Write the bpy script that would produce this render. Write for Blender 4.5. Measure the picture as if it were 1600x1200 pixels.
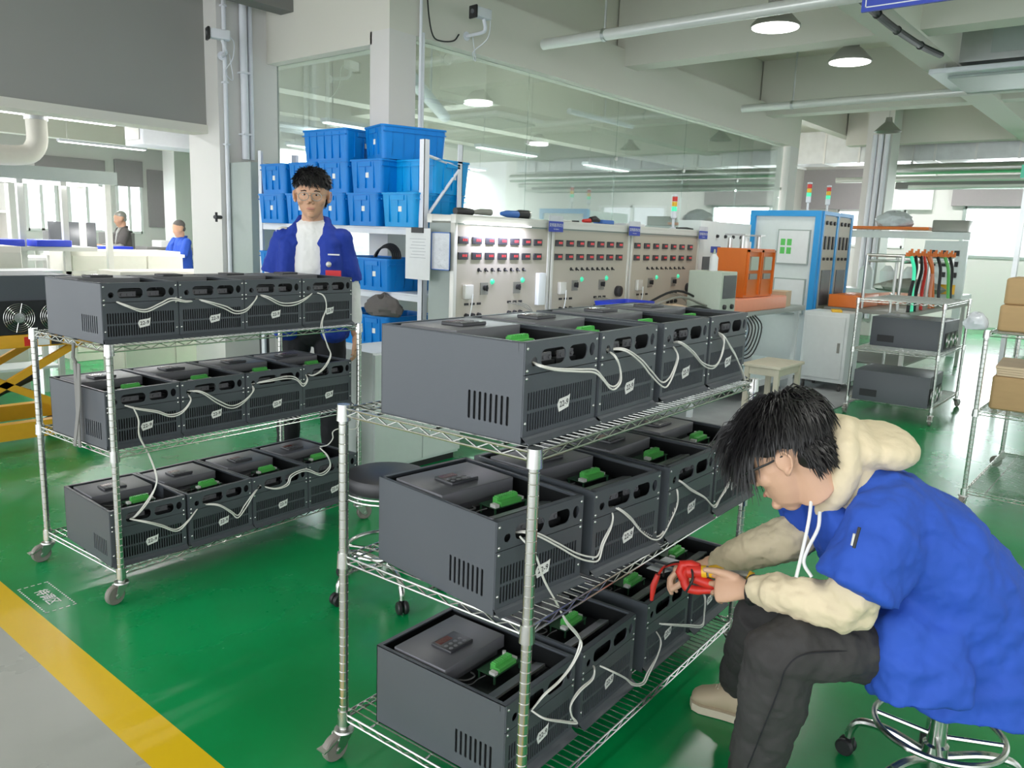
import bpy, bmesh, math, random
from mathutils import Vector, Matrix, Euler
random.seed(7)
for o in list(bpy.data.objects): bpy.data.objects.remove(o)
sc = bpy.context.scene
COL = sc.collection
PI = math.pi
# ------------------------------------------------------------------ camera (solved from the two trolleys and the room's lines)
F, PITCH, ROLL, H, TH = 1244.3, .1819, .0377, 1.4237, .8779
fw0 = Vector((math.sin(TH), math.cos(TH), 0)); rt0 = Vector((fw0.y, -fw0.x, 0))
CF = fw0*math.cos(PITCH) + Vector((0, 0, -math.sin(PITCH))); U0 = rt0.cross(CF)
CR = rt0*math.cos(ROLL) + U0*math.sin(ROLL); CU = U0*math.cos(ROLL) - rt0*math.sin(ROLL)
CAM = Vector((0, 0, H))
cd = bpy.data.cameras.new('camera'); cam = bpy.data.objects.new('camera', cd); COL.objects.link(cam)
cd.sensor_width = 36; cd.lens = F/1600*36; cd.clip_start = .05; cd.clip_end = 200
cam.matrix_world = Matrix(((CR.x, CU.x, -CF.x, CAM.x), (CR.y, CU.y, -CF.y, CAM.y), (CR.z, CU.z, -CF.z, CAM.z), (0, 0, 0, 1)))
sc.camera = cam
def ray(x, y): return CF*F + CR*(x-800) - CU*(y-600)
def ZP(x, y, z=0): d = ray(x, y); return CAM + d*((z-H)/d.z)          # point on the level z
def YP(x, y, b): d = ray(x, y); return CAM + d*(b/d.y)                 # on the wall plane Y=b
def XP(x, y, a): d = ray(x, y); return CAM + d*(a/d.x)                 # on the wall plane X=a
def DP(x, y, t): return CAM + ray(x, y)/F*t                            # at distance t
def LP(x, y, P, a):
    n = Vector((-math.sin(a), math.cos(a), 0)); d = ray(x, y); return CAM + d*((Vector((P[0], P[1], 0))-CAM).dot(n)/d.dot(n))
# ------------------------------------------------------------------ world, view
w = bpy.data.worlds.new('world'); sc.world = w; w.use_nodes = True
w.node_tree.nodes['Background'].inputs[0].default_value = (.93, .97, 1, 1)
wn = w.node_tree; tcw = wn.nodes.new('ShaderNodeTexCoord'); sx = wn.nodes.new('ShaderNodeSeparateXYZ'); wn.links.new(tcw.outputs['Generated'], sx.inputs[0])
def wmap(out, a, b, c, d):                      # daylight is stronger from the aisle side than from the bench side
    m_ = wn.nodes.new('ShaderNodeMapRange'); m_.clamp = True
    for i_, v_ in zip((1, 2, 3, 4), (a, b, c, d)): m_.inputs[i_].default_value = v_
    wn.links.new(out, m_.inputs[0]); return m_.outputs[0]
ad = wn.nodes.new('ShaderNodeMath'); ad.operation = 'ADD'
wn.links.new(wmap(sx.outputs['X'], -1, 0, 3.6, 1.75), ad.inputs[0]); wn.links.new(wmap(sx.outputs['Y'], -1, 0, -.95, 0), ad.inputs[1])
wn.links.new(ad.outputs[0], w.node_tree.nodes['Background'].inputs[1])
sc.view_settings.view_transform = 'Standard'; sc.view_settings.look = 'None'
sc.view_settings.exposure = .26; sc.view_settings.gamma = 1; sc.view_settings.use_curve_mapping = False
# ------------------------------------------------------------------ materials
def mat(name, col, rough=.5, metal=0, noise=0, nscale=20, bump=0, bscale=60, spec=.5, emit=None, es=0, alpha=1, coat=0, stretch=None, rvar=0):
    m = bpy.data.materials.new(name); m.use_nodes = True; nt = m.node_tree; b = nt.nodes['Principled BSDF']
    b.inputs['Base Color'].default_value = (*col, 1); b.inputs['Roughness'].default_value = rough
    b.inputs['Metallic'].default_value = metal; b.inputs['Specular IOR Level'].default_value = spec
    b.inputs['Coat Weight'].default_value = coat
    if emit: b.inputs['Emission Color'].default_value = (*emit, 1); b.inputs['Emission Strength'].default_value = es
    if alpha < 1: b.inputs['Alpha'].default_value = alpha
    tc = nt.nodes.new('ShaderNodeTexCoord'); src = tc.outputs['Object']
    if stretch:
        mp = nt.nodes.new('ShaderNodeMapping'); mp.inputs['Scale'].default_value = stretch; nt.links.new(src, mp.inputs[0]); src = mp.outputs[0]
    n = nt.nodes.new('ShaderNodeTexNoise'); n.inputs['Scale'].default_value = nscale; n.inputs['Detail'].default_value = 5
    nt.links.new(src, n.inputs['Vector'])
    mx = nt.nodes.new('ShaderNodeMixRGB'); k = noise if noise else .04
    mx.inputs[1].default_value = (*[c*(1-k) for c in col], 1); mx.inputs[2].default_value = (*[min(1, c*(1+k)) for c in col], 1)
    nt.links.new(n.outputs['Fac'], mx.inputs[0]); nt.links.new(mx.outputs[0], b.inputs['Base Color'])
    if rvar:
        mr = nt.nodes.new('ShaderNodeMapRange'); mr.inputs[3].default_value = max(.02, rough-rvar); mr.inputs[4].default_value = rough+rvar
        nt.links.new(n.outputs['Fac'], mr.inputs[0]); nt.links.new(mr.outputs[0], b.inputs['Roughness'])
    if bump:
        n2 = nt.nodes.new('ShaderNodeTexNoise'); n2.inputs['Scale'].default_value = bscale; n2.inputs['Detail'].default_value = 4
        nt.links.new(src, n2.inputs['Vector'])
        bp = nt.nodes.new('ShaderNodeBump'); bp.inputs['Strength'].default_value = bump; bp.inputs['Distance'].default_value = .01
        nt.links.new(n2.outputs['Fac'], bp.inputs['Height']); nt.links.new(bp.outputs[0], b.inputs['Normal'])
    return m
M = {}
def mk(k, *a, **kw): M[k] = mat(k, *a, **kw); return M[k]
mk('wall_white', (.68, .665, .645), .7, noise=.03, nscale=1.5)
mk('bulkhead_grey', (.30, .30, .285), .75, noise=.05, nscale=2)
mk('ceiling_paint', (.68, .65, .56), .85, noise=.04, nscale=1)
mk('beam_paint', (.68, .665, .60), .8, noise=.03, nscale=1)
mk('shutter_grey', (.20, .20, .19), .75, noise=.05, nscale=2)
mk('chrome', (.62, .63, .60), .24, 1, noise=.12, nscale=30, rvar=.1)
mk('galv', (.55, .57, .57), .38, 1, noise=.2, nscale=6, rvar=.12)
mk('pipe_bright', (.72, .73, .70), .3, .25)
mk('steel_brushed', (.6, .6, .58), .35, 1)
mk('unit_grey', (.074, .084, .097), .42, noise=.06, nscale=6, bump=.05, bscale=400, rvar=.06)
mk('unit_black', (.012, .013, .015), .5)
mk('unit_deck', (.012, .013, .014), .3)
mk('cover_grey', (.12, .12, .135), .4, noise=.05)
mk('bracket_grey', (.05, .058, .057), .33)
mk('keypad_dark', (.03, .031, .036), .35)
mk('key_grey', (.16, .16, .17), .5)
mk('display_red', (.07, .018, .018), .2, emit=(.9, .1, .05), es=.02)
mk('pcb', (.03, .10, .05), .4, noise=.3, nscale=120)
mk('terminal_green', (.12, .55, .12), .42)
mk('screw', (.8, .8, .8), .25, .9)
mk('tape', (.82, .82, .80), .7)
mk('ink', (.02, .02, .025), .6)
mk('white_wire', (.80, .79, .74), .45)
mk('black_cable', (.015, .015, .017), .45)
mk('bin_blue', (.0, .20, .62), .36, noise=.10, nscale=8, spec=.3)
mk('bin_blue_light', (.0, .30, .70), .36, noise=.12, nscale=8, spec=.3)
mk('rack_white', (.72, .74, .80), .4)
mk('panel_cream', (.50, .46, .385), .5, noise=.03, nscale=3)
mk('alu', (.68, .68, .64), .4, .35)
mk('cab_grey_green', (.36, .41, .39), .5)
mk('cab_white', (.72, .76, .76), .42)
mk('meter_black', (.03, .03, .035), .35)
mk('meter_led', (.5, .04, .05), .3, emit=(1, .08, .08), es=.35)
mk('lamp_green', (.05, .6, .35), .3, emit=(.1, 1, .55), es=.35)
mk('red_plastic', (.65, .03, .02), .4)
mk('yellow_plastic', (.85, .48, .02), .4)
mk('tag_blue', (.03, .06, .42), .45)
mk('paper', (.78, .79, .80), .8)
mk('paper_line', (.35, .37, .4), .8)
mk('orange_metal', (.72, .17, .02), .42)
mk('salmon', (.80, .30, .18), .5)
mk('blue_trim', (.03, .32, .72), .4)
mk('dark_trim_blue', (.05, .16, .5), .4)
mk('black_plastic', (.02, .02, .022), .45)
mk('rubber', (.06, .058, .055), .6)
mk('wheel_grey', (.22, .20, .18), .55)
mk('rim_yellow', (.70, .42, .08), .5)
mk('lift_yellow', (.70, .36, .02), .4, noise=.08)
mk('cardboard', (.44, .29, .14), .8, noise=.08, nscale=8, stretch=(1, 1, 6))
mk('cardboard_light', (.66, .50, .34), .8, noise=.08, nscale=8)
mk('wood_stool', (.62, .58, .46), .6, noise=.08)
mk('vinyl_black', (.018, .018, .022), .35)
mk('mat_grey', (.30, .30, .31), .6, noise=.25, nscale=5)
mk('lamp_white', (1, 1, .97), .5, emit=(1, .985, .94), es=5)
mk('tube_white', (1, 1, 1), .5, emit=(1, 1, 1), es=4)
mk('lamp_shell', (.30, .30, .27), .45, .4)
mk('board_white', (.78, .78, .76), .6)
mk('cloth_grey', (.11, .10, .095), .8, bump=.5, bscale=12)
mk('bag_clear', (.62, .64, .68), .25, noise=.2, nscale=12, bump=.6, bscale=20)
mk('screen_grey', (.10, .105, .115), .25)
mk('scope_green', (.46, .52, .44), .5)
mk('window_white', (.8, .8, .8), .4)
mk('blind_grey', (.33, .30, .31), .8)
mk('sheet_cream', (.62, .60, .53), .55, noise=.04)
mk('blue_tray', (.02, .05, .55), .4)
mk('exit_green', (.02, .25, .15), .4, emit=(.1, .6, .4), es=.3)
def glassmat(name, tint, refl=.08, rough=.02):
    m = bpy.data.materials.new(name); m.use_nodes = True; nt = m.node_tree
    for n in list(nt.nodes): nt.nodes.remove(n)
    o = nt.nodes.new('ShaderNodeOutputMaterial'); t = nt.nodes.new('ShaderNodeBsdfTransparent'); g = nt.nodes.new('ShaderNodeBsdfGlossy')
    t.inputs[0].default_value = (*tint, 1); g.inputs['Roughness'].default_value = rough
    lw = nt.nodes.new('ShaderNodeLayerWeight'); lw.inputs[0].default_value = .35
    mr = nt.nodes.new('ShaderNodeMapRange'); mr.inputs[3].default_value = refl; mr.inputs[4].default_value = .75
    mx = nt.nodes.new('ShaderNodeMixShader'); nt.links.new(lw.outputs['Facing'], mr.inputs[0]); nt.links.new(mr.outputs[0], mx.inputs[0])
    nt.links.new(t.outputs[0], mx.inputs[1]); nt.links.new(g.outputs[0], mx.inputs[2]); nt.links.new(mx.outputs[0], o.inputs[0])
    M[name] = m; return m
glassmat('glass_green', (.78, .86, .84), .10)
glassmat('glass_clear', (.93, .95, .95), .05)
def floor_mat(name, col, col2, rough, spec=.5):
    m = bpy.data.materials.new(name); m.use_nodes = True; nt = m.node_tree; b = nt.nodes['Principled BSDF']
    tc = nt.nodes.new('ShaderNodeTexCoord')
    n = nt.nodes.new('ShaderNodeTexNoise'); n.inputs['Scale'].default_value = .9; n.inputs['Detail'].default_value = 6; n.inputs['Roughness'].default_value = .6
    n3 = nt.nodes.new('ShaderNodeTexNoise'); n3.inputs['Scale'].default_value = 26; n3.inputs['Detail'].default_value = 6; n3.inputs['Roughness'].default_value = .7
    cr = nt.nodes.new('ShaderNodeValToRGB'); cr.color_ramp.elements[0].position = .38; cr.color_ramp.elements[1].position = .72
    cr.color_ramp.elements[0].color = (*col, 1); cr.color_ramp.elements[1].color = (*col2, 1)
    sp = nt.nodes.new('ShaderNodeValToRGB'); sp.color_ramp.elements[0].position = .69; sp.color_ramp.elements[1].position = .80
    mx = nt.nodes.new('ShaderNodeMixRGB'); mx.inputs[2].default_value = (*[min(1, c*1.5+.07) for c in col2], 1)
    for k in (n, n3): nt.links.new(tc.outputs['Object'], k.inputs['Vector'])
    nt.links.new(n.outputs['Fac'], cr.inputs[0]); nt.links.new(n3.outputs['Fac'], sp.inputs[0])
    nt.links.new(sp.outputs[0], mx.inputs[0]); nt.links.new(cr.outputs[0], mx.inputs[1]); nt.links.new(mx.outputs[0], b.inputs['Base Color'])
    mr = nt.nodes.new('ShaderNodeMapRange'); mr.inputs[3].default_value = rough*.6; mr.inputs[4].default_value = rough*1.5
    nt.links.new(n.outputs['Fac'], mr.inputs[0]); nt.links.new(mr.outputs[0], b.inputs['Roughness'])
    b.inputs['Specular IOR Level'].default_value = spec
    bp = nt.nodes.new('ShaderNodeBump'); bp.inputs['Strength'].default_value = .12; bp.inputs['Distance'].default_value = .01
    n4 = nt.nodes.new('ShaderNodeTexNoise'); n4.inputs['Scale'].default_value = 4; nt.links.new(tc.outputs['Object'], n4.inputs['Vector'])
    nt.links.new(n4.outputs['Fac'], bp.inputs['Height']); nt.links.new(bp.outputs[0], b.inputs['Normal'])
    M[name] = m; return m
floor_mat('epoxy_green', (.000, .235, .055), (.001, .34, .105), .25, .6)
floor_mat('epoxy_grey', (.36, .37, .345), (.42, .42, .395), .28, .5)
floor_mat('line_yellow', (.72, .47, .005), (.80, .53, .01), .3, .5)
# ------------------------------------------------------------------ mesh builder
def ortho(d):
    d = Vector(d).normalized(); a = Vector((0, 0, 1)) if abs(d.z) < .9 else Vector((1, 0, 0))
    s = d.cross(a).normalized(); return s, s.cross(d).normalized()
class MB:
    def __init__(s): s.v = []; s.f = []; s.mi = []; s.T = Matrix.Identity(4); s.m = 0
    def add(s, vs, fs):
        n = len(s.v); s.v += [s.T @ Vector(v) for v in vs]; s.f += [tuple(i+n for i in f) for f in fs]; s.mi += [s.m]*len(fs); return s
    def box(s, x0, y0, z0, x1, y1, z1):
        return s.add([(x0, y0, z0), (x1, y0, z0), (x1, y1, z0), (x0, y1, z0), (x0, y0, z1), (x1, y0, z1), (x1, y1, z1), (x0, y1, z1)],
                     [(0, 3, 2, 1), (4, 5, 6, 7), (0, 1, 5, 4), (1, 2, 6, 5), (2, 3, 7, 6), (3, 0, 4, 7)])
    def rbox(s, x0, y0, z0, x1, y1, z1, r=.01, n=3):              # rounded vertical edges and a soft top
        if x1 < x0: x0, x1 = x1, x0
        if y1 < y0: y0, y1 = y1, y0
        r = min(r, (x1-x0)/2.01, (y1-y0)/2.01, (z1-z0)/2.01)
        def ring(z, q):
            o = []
            for cx, cy, a0 in ((x1-r, y1-r, 0), (x0+r, y1-r, PI/2), (x0+r, y0+r, PI), (x1-r, y0+r, 3*PI/2)):
                for i in range(n+1): a = a0+PI/2*i/n; o.append((cx+(r-q)*math.cos(a), cy+(r-q)*math.sin(a), z))
            return o
        rings = [ring(z0, r*.4), ring(z0+r*.4, 0), ring(z1-r*.6, 0), ring(z1-r*.2, r*.25), ring(z1, r*.7)]
        return s.loft(rings, caps=True)
    def loft(s, rings, caps=True, closed=False):
        n = len(rings[0]); vs = [p for r in rings for p in r]; fs = []
        R = len(rings)
        for i in range(R if closed else R-1):
            for j in range(n):
                a, b = i*n+j, i*n+(j+1) % n; c, d = ((i+1) % R)*n+(j+1) % n, ((i+1) % R)*n+j
                fs.append((a, b, c, d))
        if caps and not closed: fs += [tuple(range(n-1, -1, -1)), tuple((R-1)*n+k for k in range(n))]
        return s.add(vs, fs)
    def tube(s, pts, r, n=8, closed=False, caps=True):
        pts = [Vector(p) for p in pts]; L = len(pts); rs = r if isinstance(r, (list, tuple)) else [r]*L
        rings = []; u = None
        for i, p in enumerate(pts):
            a = pts[(i-1) % L] if (closed or i > 0) else p; b = pts[(i+1) % L] if (closed or i < L-1) else p
            d = (b-a)
            d = d.normalized() if d.length > 1e-9 else Vector((0, 0, 1))
            if u is None: u = ortho(d)[0]
            u = (u-d*u.dot(d)); u = u.normalized() if u.length > 1e-6 else ortho(d)[0]
            v = d.cross(u); rings.append([p+(u*math.cos(2*PI*k/n)+v*math.sin(2*PI*k/n))*rs[i] for k in range(n)])
        return s.loft(rings, caps, closed)
    def cyl(s, a, b, r, r2=None, n=16): return s.tube([a, b], [r, r if r2 is None else r2], n)
    def lathe(s, prof, c=(0, 0, 0), n=20, axis='z', ax=None):
        c = Vector(c); rings = []
        if ax is not None: dz = Vector(ax).normalized(); u, v = ortho(dz)
        else: dz, u, v = {'z': (Vector((0, 0, 1)), Vector((1, 0, 0)), Vector((0, 1, 0))), 'y': (Vector((0, 1, 0)), Vector((0, 0, 1)), Vector((1, 0, 0))), 'x': (Vector((1, 0, 0)), Vector((0, 1, 0)), Vector((0, 0, 1)))}[axis]
        for r, h in prof: rings.append([c+dz*h+(u*math.cos(2*PI*k/n)+v*math.sin(2*PI*k/n))*max(r, 1e-5) for k in range(n)])
        return s.loft(rings)
    def sphere(s, c, r, n=14, m=9):
        c = Vector(c); r = Vector(r) if hasattr(r, '__len__') else Vector((r, r, r)); rings = []
        for i in range(m+1):
            t = -PI/2+PI*i/m; rings.append([c+Vector((r.x*max(1e-4, math.cos(t))*math.cos(2*PI*k/n), r.y*max(1e-4, math.cos(t))*math.sin(2*PI*k/n), r.z*math.sin(t))) for k in range(n)])
        return s.loft(rings)
    def ell(s, c, ax, n=20, m=12):                                 # ellipsoid with three axis vectors
        c = Vector(c); A, B, C_ = [Vector(a) for a in ax]; rings = []
        for i in range(m+1):
            t = -PI/2+PI*i/m; ct = max(1e-3, math.cos(t)); rings.append([c+A*ct*math.cos(2*PI*k/n)+B*ct*math.sin(2*PI*k/n)+C_*math.sin(t) for k in range(n)])
        return s.loft(rings)
    def prism(s, poly, a, b, axis='y'):
        f = {'y': lambda p, h: (p[0], h, p[1]), 'x': lambda p, h: (h, p[0], p[1]), 'z': lambda p, h: (p[0], p[1], h)}[axis]
        return s.loft([[f(p, a) for p in poly], [f(p, b) for p in poly]])
    def mesh(s, name, mats, smooth=None):
        me = bpy.data.meshes.new(name); me.from_pydata([tuple(v) for v in s.v], [], s.f)
        for m in (mats if isinstance(mats, (list, tuple)) else [mats]): me.materials.append(M[m] if isinstance(m, str) else m)
        if max(s.mi or [0]) > 0: me.polygons.foreach_set('material_index', s.mi)
        bm = bmesh.new(); bm.from_mesh(me); bmesh.ops.recalc_face_normals(bm, faces=bm.faces); bm.to_mesh(me); bm.free()
        if smooth is not None:
            me.polygons.foreach_set('use_smooth', [True]*len(me.polygons)); me.set_sharp_from_angle(angle=math.radians(smooth))
        me.update(); return me
    def build(s, name, mats, parent=None, smooth=35):
        o = bpy.data.objects.new(name, s.mesh(name, mats, smooth)); COL.objects.link(o)
        if parent is not None: o.parent = parent
        return o
def rrect(x0, y0, x1, y1, r, n=4):
    r = min(r, (x1-x0)/2.001, (y1-y0)/2.001); o = []
    for cx, cy, a0 in ((x1-r, y1-r, 0), (x0+r, y1-r, PI/2), (x0+r, y0+r, PI), (x1-r, y0+r, 3*PI/2)):
        for i in range(n+1): a = a0+PI/2*i/n; o.append((cx+r*math.cos(a), cy+r*math.sin(a)))
    return o
def plate(outer, holes, thk, to, mb=None):
    """flat plate with real holes; `to(x,y,h)` places a point; returned as (verts, faces)"""
    cu = bpy.data.curves.new('tmp', 'CURVE'); cu.dimensions = '2D'; cu.fill_mode = 'BOTH'; cu.extrude = thk/2
    for poly in [outer]+holes:
        sp = cu.splines.new('POLY'); sp.points.add(len(poly)-1); sp.use_cyclic_u = True
        for p, q in zip(sp.points, poly): p.co = (q[0], q[1], 0, 1)
    o = bpy.data.objects.new('tmp', cu); COL.objects.link(o)
    me = bpy.data.meshes.new_from_object(o.evaluated_get(bpy.context.evaluated_depsgraph_get()))
    vs = [to(v.co.x, v.co.y, v.co.z) for v in me.vertices]; fs = [tuple(p.vertices) for p in me.polygons]
    bpy.data.objects.remove(o); bpy.data.curves.remove(cu); bpy.data.meshes.remove(me)
    mb = mb or MB(); mb.add(vs, fs); return mb
def text_mb(txt, size, to, thk=.0004, mb=None, align='CENTER', bold=0):
    cu = bpy.data.curves.new('tmp', 'FONT'); cu.body = txt; cu.size = size; cu.extrude = thk; cu.align_x = align; cu.align_y = 'CENTER'; cu.resolution_u = 2; cu.offset = bold
    o = bpy.data.objects.new('tmp', cu); COL.objects.link(o)
    me = bpy.data.meshes.new_from_object(o.evaluated_get(bpy.context.evaluated_depsgraph_get()))
    vs = [to(v.co.x, v.co.y, v.co.z) for v in me.vertices]; fs = [tuple(p.vertices) for p in me.polygons]
    bpy.data.objects.remove(o); bpy.data.curves.remove(cu); bpy.data.meshes.remove(me)
    mb = mb or MB(); mb.add(vs, fs); return mb
def tag(o, label, cat=None, group=None, kind=None):
    o['label'] = label
    if cat: o['category'] = cat
    if group: o['group'] = group
    if kind: o['kind'] = kind
    return o
def thing(name, label, cat, loc=(0, 0, 0), rz=0, group=None):
    o = bpy.data.objects.new(name, None); COL.objects.link(o); o.location = loc; o.rotation_euler = (0, 0, rz); o.empty_display_size = .05
    return tag(o, label, cat, group)
def struct(name, mb, m, label=None, smooth=35):
    o = mb.build(name, m, None, smooth); o['kind'] = 'structure'
    if label: o['label'] = label
    return o
def kids(o): return [c for c in bpy.data.objects if c.parent == o]
def copy_tree(o, parent=None):
    c = o.copy(); COL.objects.link(c)
    if parent is not None: c.parent = parent
    for ch in kids(o): copy_tree(ch, c)
    return c
def clone(o, label, loc, rz=None, group=None):
    c = copy_tree(o); c.location = loc
    if rz is not None: c.rotation_euler = (0, 0, rz)
    c['label'] = label
    if group: c['group'] = group
    return c
def one(name, mb, m, label, cat, loc=None, rz=0, group=None, smooth=35):
    o = mb.build(name, m, None, smooth)
    if loc is not None: o.location = loc; o.rotation_euler = (0, 0, rz)
    return tag(o, label, cat, group)
def area(loc, size, power, col=(1, .98, .94), rot=(0, 0, 0), sy=None, parent=None):
    ld = bpy.data.lights.new('light', 'AREA'); ld.energy = power; ld.color = col; ld.size = size
    ld.shape = 'DISK' if sy is None else 'RECTANGLE'
    if sy: ld.size_y = sy
    o = bpy.data.objects.new('light', ld); COL.objects.link(o); o.location = loc; o.rotation_euler = rot
    if parent: o.parent = parent
    return o
def smoothpath(pts, k=6):
    P = [Vector(p) for p in pts]; P = [P[0]*2-P[1]]+P+[P[-1]*2-P[-2]]; out = []
    for i in range(1, len(P)-2):
        a, b, c, d = P[i-1:i+3]
        for j in range(k):
            t = j/k; out.append(.5*((2*b)+(c-a)*t+(2*a-5*b+4*c-d)*t*t+(3*b-a-3*c+d)*t**3))
    out.append(P[-2]); return out
# ================================================================== ROOM SHELL
fm = MB()
def quadz(mb, x0, y0, x1, y1, z, m): mb.m = m; mb.add([(x0, y0, z), (x1, y0, z), (x1, y1, z), (x0, y1, z)], [(0, 1, 2, 3)]); mb.m = 0
quadz(fm, -5, -6, .87, 20, 0, 1); quadz(fm, .87, -6, 1.0, 20, 0, 2); quadz(fm, 1.0, -6, 21, 20, 0, 0)
o = fm.build('floor', ['epoxy_green', 'epoxy_grey', 'line_yellow'], None, None); o['kind'] = 'structure'
o['label'] = 'glossy green epoxy floor with a grey aisle behind a yellow line'
one('floor_mat', MB().box(4.6, 2.27, .001, 8.75, 3.9, .008), 'mat_grey', 'worn grey floor mat under the row of test benches', 'mat')
# ceiling slab and beams
struct('ceiling', MB().box(-5, -6, 3.95, 21, 20, 4.1), 'ceiling_paint')
def beam(n, x0, y0, z0, x1, y1, z1, m='beam_paint'): return struct('trim_%d' % n, MB().box(x0, y0, z0, x1, y1, z1), m)
beam(1, -5, 1.96, 3.2, 21, 2.28, 3.95)
for k, xb in enumerate((3.6, 7.42, 11.1, 14.8)): beam(2+k, xb, -6, 3.22, xb+.26, 1.96, 3.95); beam(6+k, xb, 2.28, 3.22, xb+.26, 4.9, 3.95)
beam(10, -5, -2.2, 3.2, 21, -1.9, 3.95)
beam(11, 4.2, 4.80, 2.92, 12.42, 5.0, 3.39); beam(12, 4.2, 4.92, 3.39, 21, 5.1, 3.95)
beam(13, 4.2, 5.0, 2.83, 4.42, 6.55, 3.95)
# glass room: corner column, end post, glazing, back walls
struct('wall_corner', MB().box(4.2, 4.80, 0, 4.47, 5.02, 2.92), 'wall_white')
struct('wall_end', MB().box(12.1, 4.80, 0, 12.42, 5.1, 2.92), 'wall_white')
struct('trim_14', MB().box(4.47, 4.84, 0, 12.1, 4.98, .95), 'wall_white')
struct('trim_15', MB().box(4.24, 5.02, 0, 4.40, 6.4, .95), 'wall_white')
g = MB(); x = 4.47
while x < 12.05:
    x2 = min(12.1, x+1.52); g.box(x+.004, 4.90, .95, x2-.004, 4.912, 2.92); x = x2
struct('window_1', g, 'glass_green', 'greenish glass wall of the inner room behind the benches')
struct('window_2', MB().box(4.30, 5.02, .95, 4.312, 6.40, 2.83), 'glass_green', 'side glass of the inner room')
sf = MB()
for k in range(6): sf.cyl((4.47+1.52*k, 4.885, 1.02), (4.47+1.52*k, 4.895, 1.02), .02, n=10); sf.cyl((4.47+1.52*k, 4.885, 2.3), (4.47+1.52*k, 4.9, 2.3), .02, n=10)
struct('trim_16', sf, 'steel_brushed')
struct('wall_inner_back', MB().box(5.7, 9.8, 0, 20, 10, 3.95), 'wall_white')
struct('floor_left_added', MB().box(-5, 9.2, 0, 5.6, 17.9, .01), 'epoxy_grey')  # grey sheet added over the green to reduce its bounce in the left hall
struct('floor_inner_added', MB().box(4.45, 5.0, 0, 18.4, 9.8, .01), 'epoxy_grey')  # unseen grey sheet added to keep green bounce out of the glass room
struct('wall_inner_partition', MB().box(12.3, 5.1, 0, 12.42, 9.5, 1.4), 'wall_white')
struct('trim_17', MB().box(4.3, 8.2, 3.0, 20, 8.5, 3.95), 'beam_paint')
# left pier, bulkhead over the passage
struct('wall_pier', MB().box(3.73, 6.4, 0, 4.32, 6.9, 3.95), 'wall_white')
struct('wall_bulkhead', MB().box(-5, 6.6, 2.27, 3.73, 6.78, 3.95), 'bulkhead_grey', 'dark grey panel over the wide opening to the next hall')
struct('trim_18', MB().box(-5, 6.58, 2.20, 3.73, 6.82, 2.27), 'beam_paint')
pp = MB()
for (x, y, r) in ((3.78, 6.37, .018), (3.95, 6.36, .032), (4.02, 6.37, .02)): pp.cyl((x, y, 2.0 if x > 3.9 else 1.0), (x, y, 3.7), r, n=12)
for z in (2.1, 2.6, 3.2): pp.box(3.76, 6.35, z, 3.80, 6.4, z+.015); pp.box(3.91, 6.32, z+.1, 3.99, 6.4, z+.115)
pp.tube(smoothpath([(3.95, 6.36, 3.68), (3.97, 6.3, 3.78), (4.0, 6.1, 3.8), (4.1, 5.75, 3.8)]), .032, 10)
one('conduit_pipe', pp, 'rack_white', 'white conduit pipes running up the pier at the left of the glass room', 'pipe')
pp = MB(); pp.cyl((4.52, 4.78, .9), (4.52, 4.78, 2.95), .018, n=10); pp.cyl((4.49, 4.77, 1), (4.49, 4.77, 3.9), .012, n=10)
one('conduit_pipe', pp, 'rack_white', 'pair of thin white conduits down the corner column of the glass room', 'pipe')
# far walls with windows (left hall: Y=18, right end: X=18.5)
def wall_x(name, xw, wins, y0, y1, m, z1=3.95):
    pl_ = plate([(y0, 0), (y1, 0), (y1, z1), (y0, z1)], [rrect(a, c, b, d, .001, 1) for a, b, c, d in wins], .2, lambda x, y, h: (xw+h, x, y)); return struct(name, pl_, m, None, None)
def wall_y(name, yw, wins, x0, x1, m, z1=3.95):
    pl_ = plate([(x0, 0), (x1, 0), (x1, z1), (x0, z1)], [rrect(a, c, b, d, .001, 1) for a, b, c, d in wins], .2, lambda x, y, h: (x, yw+h, y)); return struct(name, pl_, m, None, None)
wr = [(.7, 3.6, 1.36, 2.38), (4.7, 6.1, 1.5, 2.3), (7.2, 8.6, 1.4, 2.3), (-2.6, -.6, 1.36, 2.36)]
wall_x('wall_right', 18.5, wr, -6, 12, 'wall_white')
wl = [(6.2, 6.75, 1.2, 2.2), (7.0, 7.72, 1.2, 2.2), (7.98, 8.5, 1.2, 2.62), (9.6, 10.3, 1.7, 2.35), (9.6, 10.3, 1.1, 1.5), (3.8, 4.8, 1.3, 2.6), (11.5, 12.6, 1.2, 2.4), (14, 15.2, 1.2, 2.4)]
wall_y('wall_left', 18, wl, -5, 21, 'wall_white')
for (a, b, c, d) in wr[:3]: area((18.7, (a+b)/2, (c+d)/2), d-c, 60*(b-a), (.95, .98, 1), (0, PI/2, 0), b-a)
for (a, b, c, d) in wl[:3]+wl[5:]: area(((a+b)/2, 18.2, (c+d)/2), b-a, 110*(b-a), (.95, .98, 1), (-PI/2, 0, 0), d-c)
n = 3
for (a, b, c, d) in wr:
    f = MB(); 
    for y in (a, (a+b)/2, b): f.box(18.38, y-.035, c, 18.46, y+.035, d)
    f.box(18.38, a, c, 18.46, b, c+.05); f.box(18.38, a, d-.05, 18.46, b, d)
    fr = struct('window_%d' % n, f, 'window_white' if n > 3 else 'cab_grey_green'); n += 1
    MB().box(18.43, a, c, 18.436, b, d).build('pane', 'glass_clear', fr)
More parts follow.
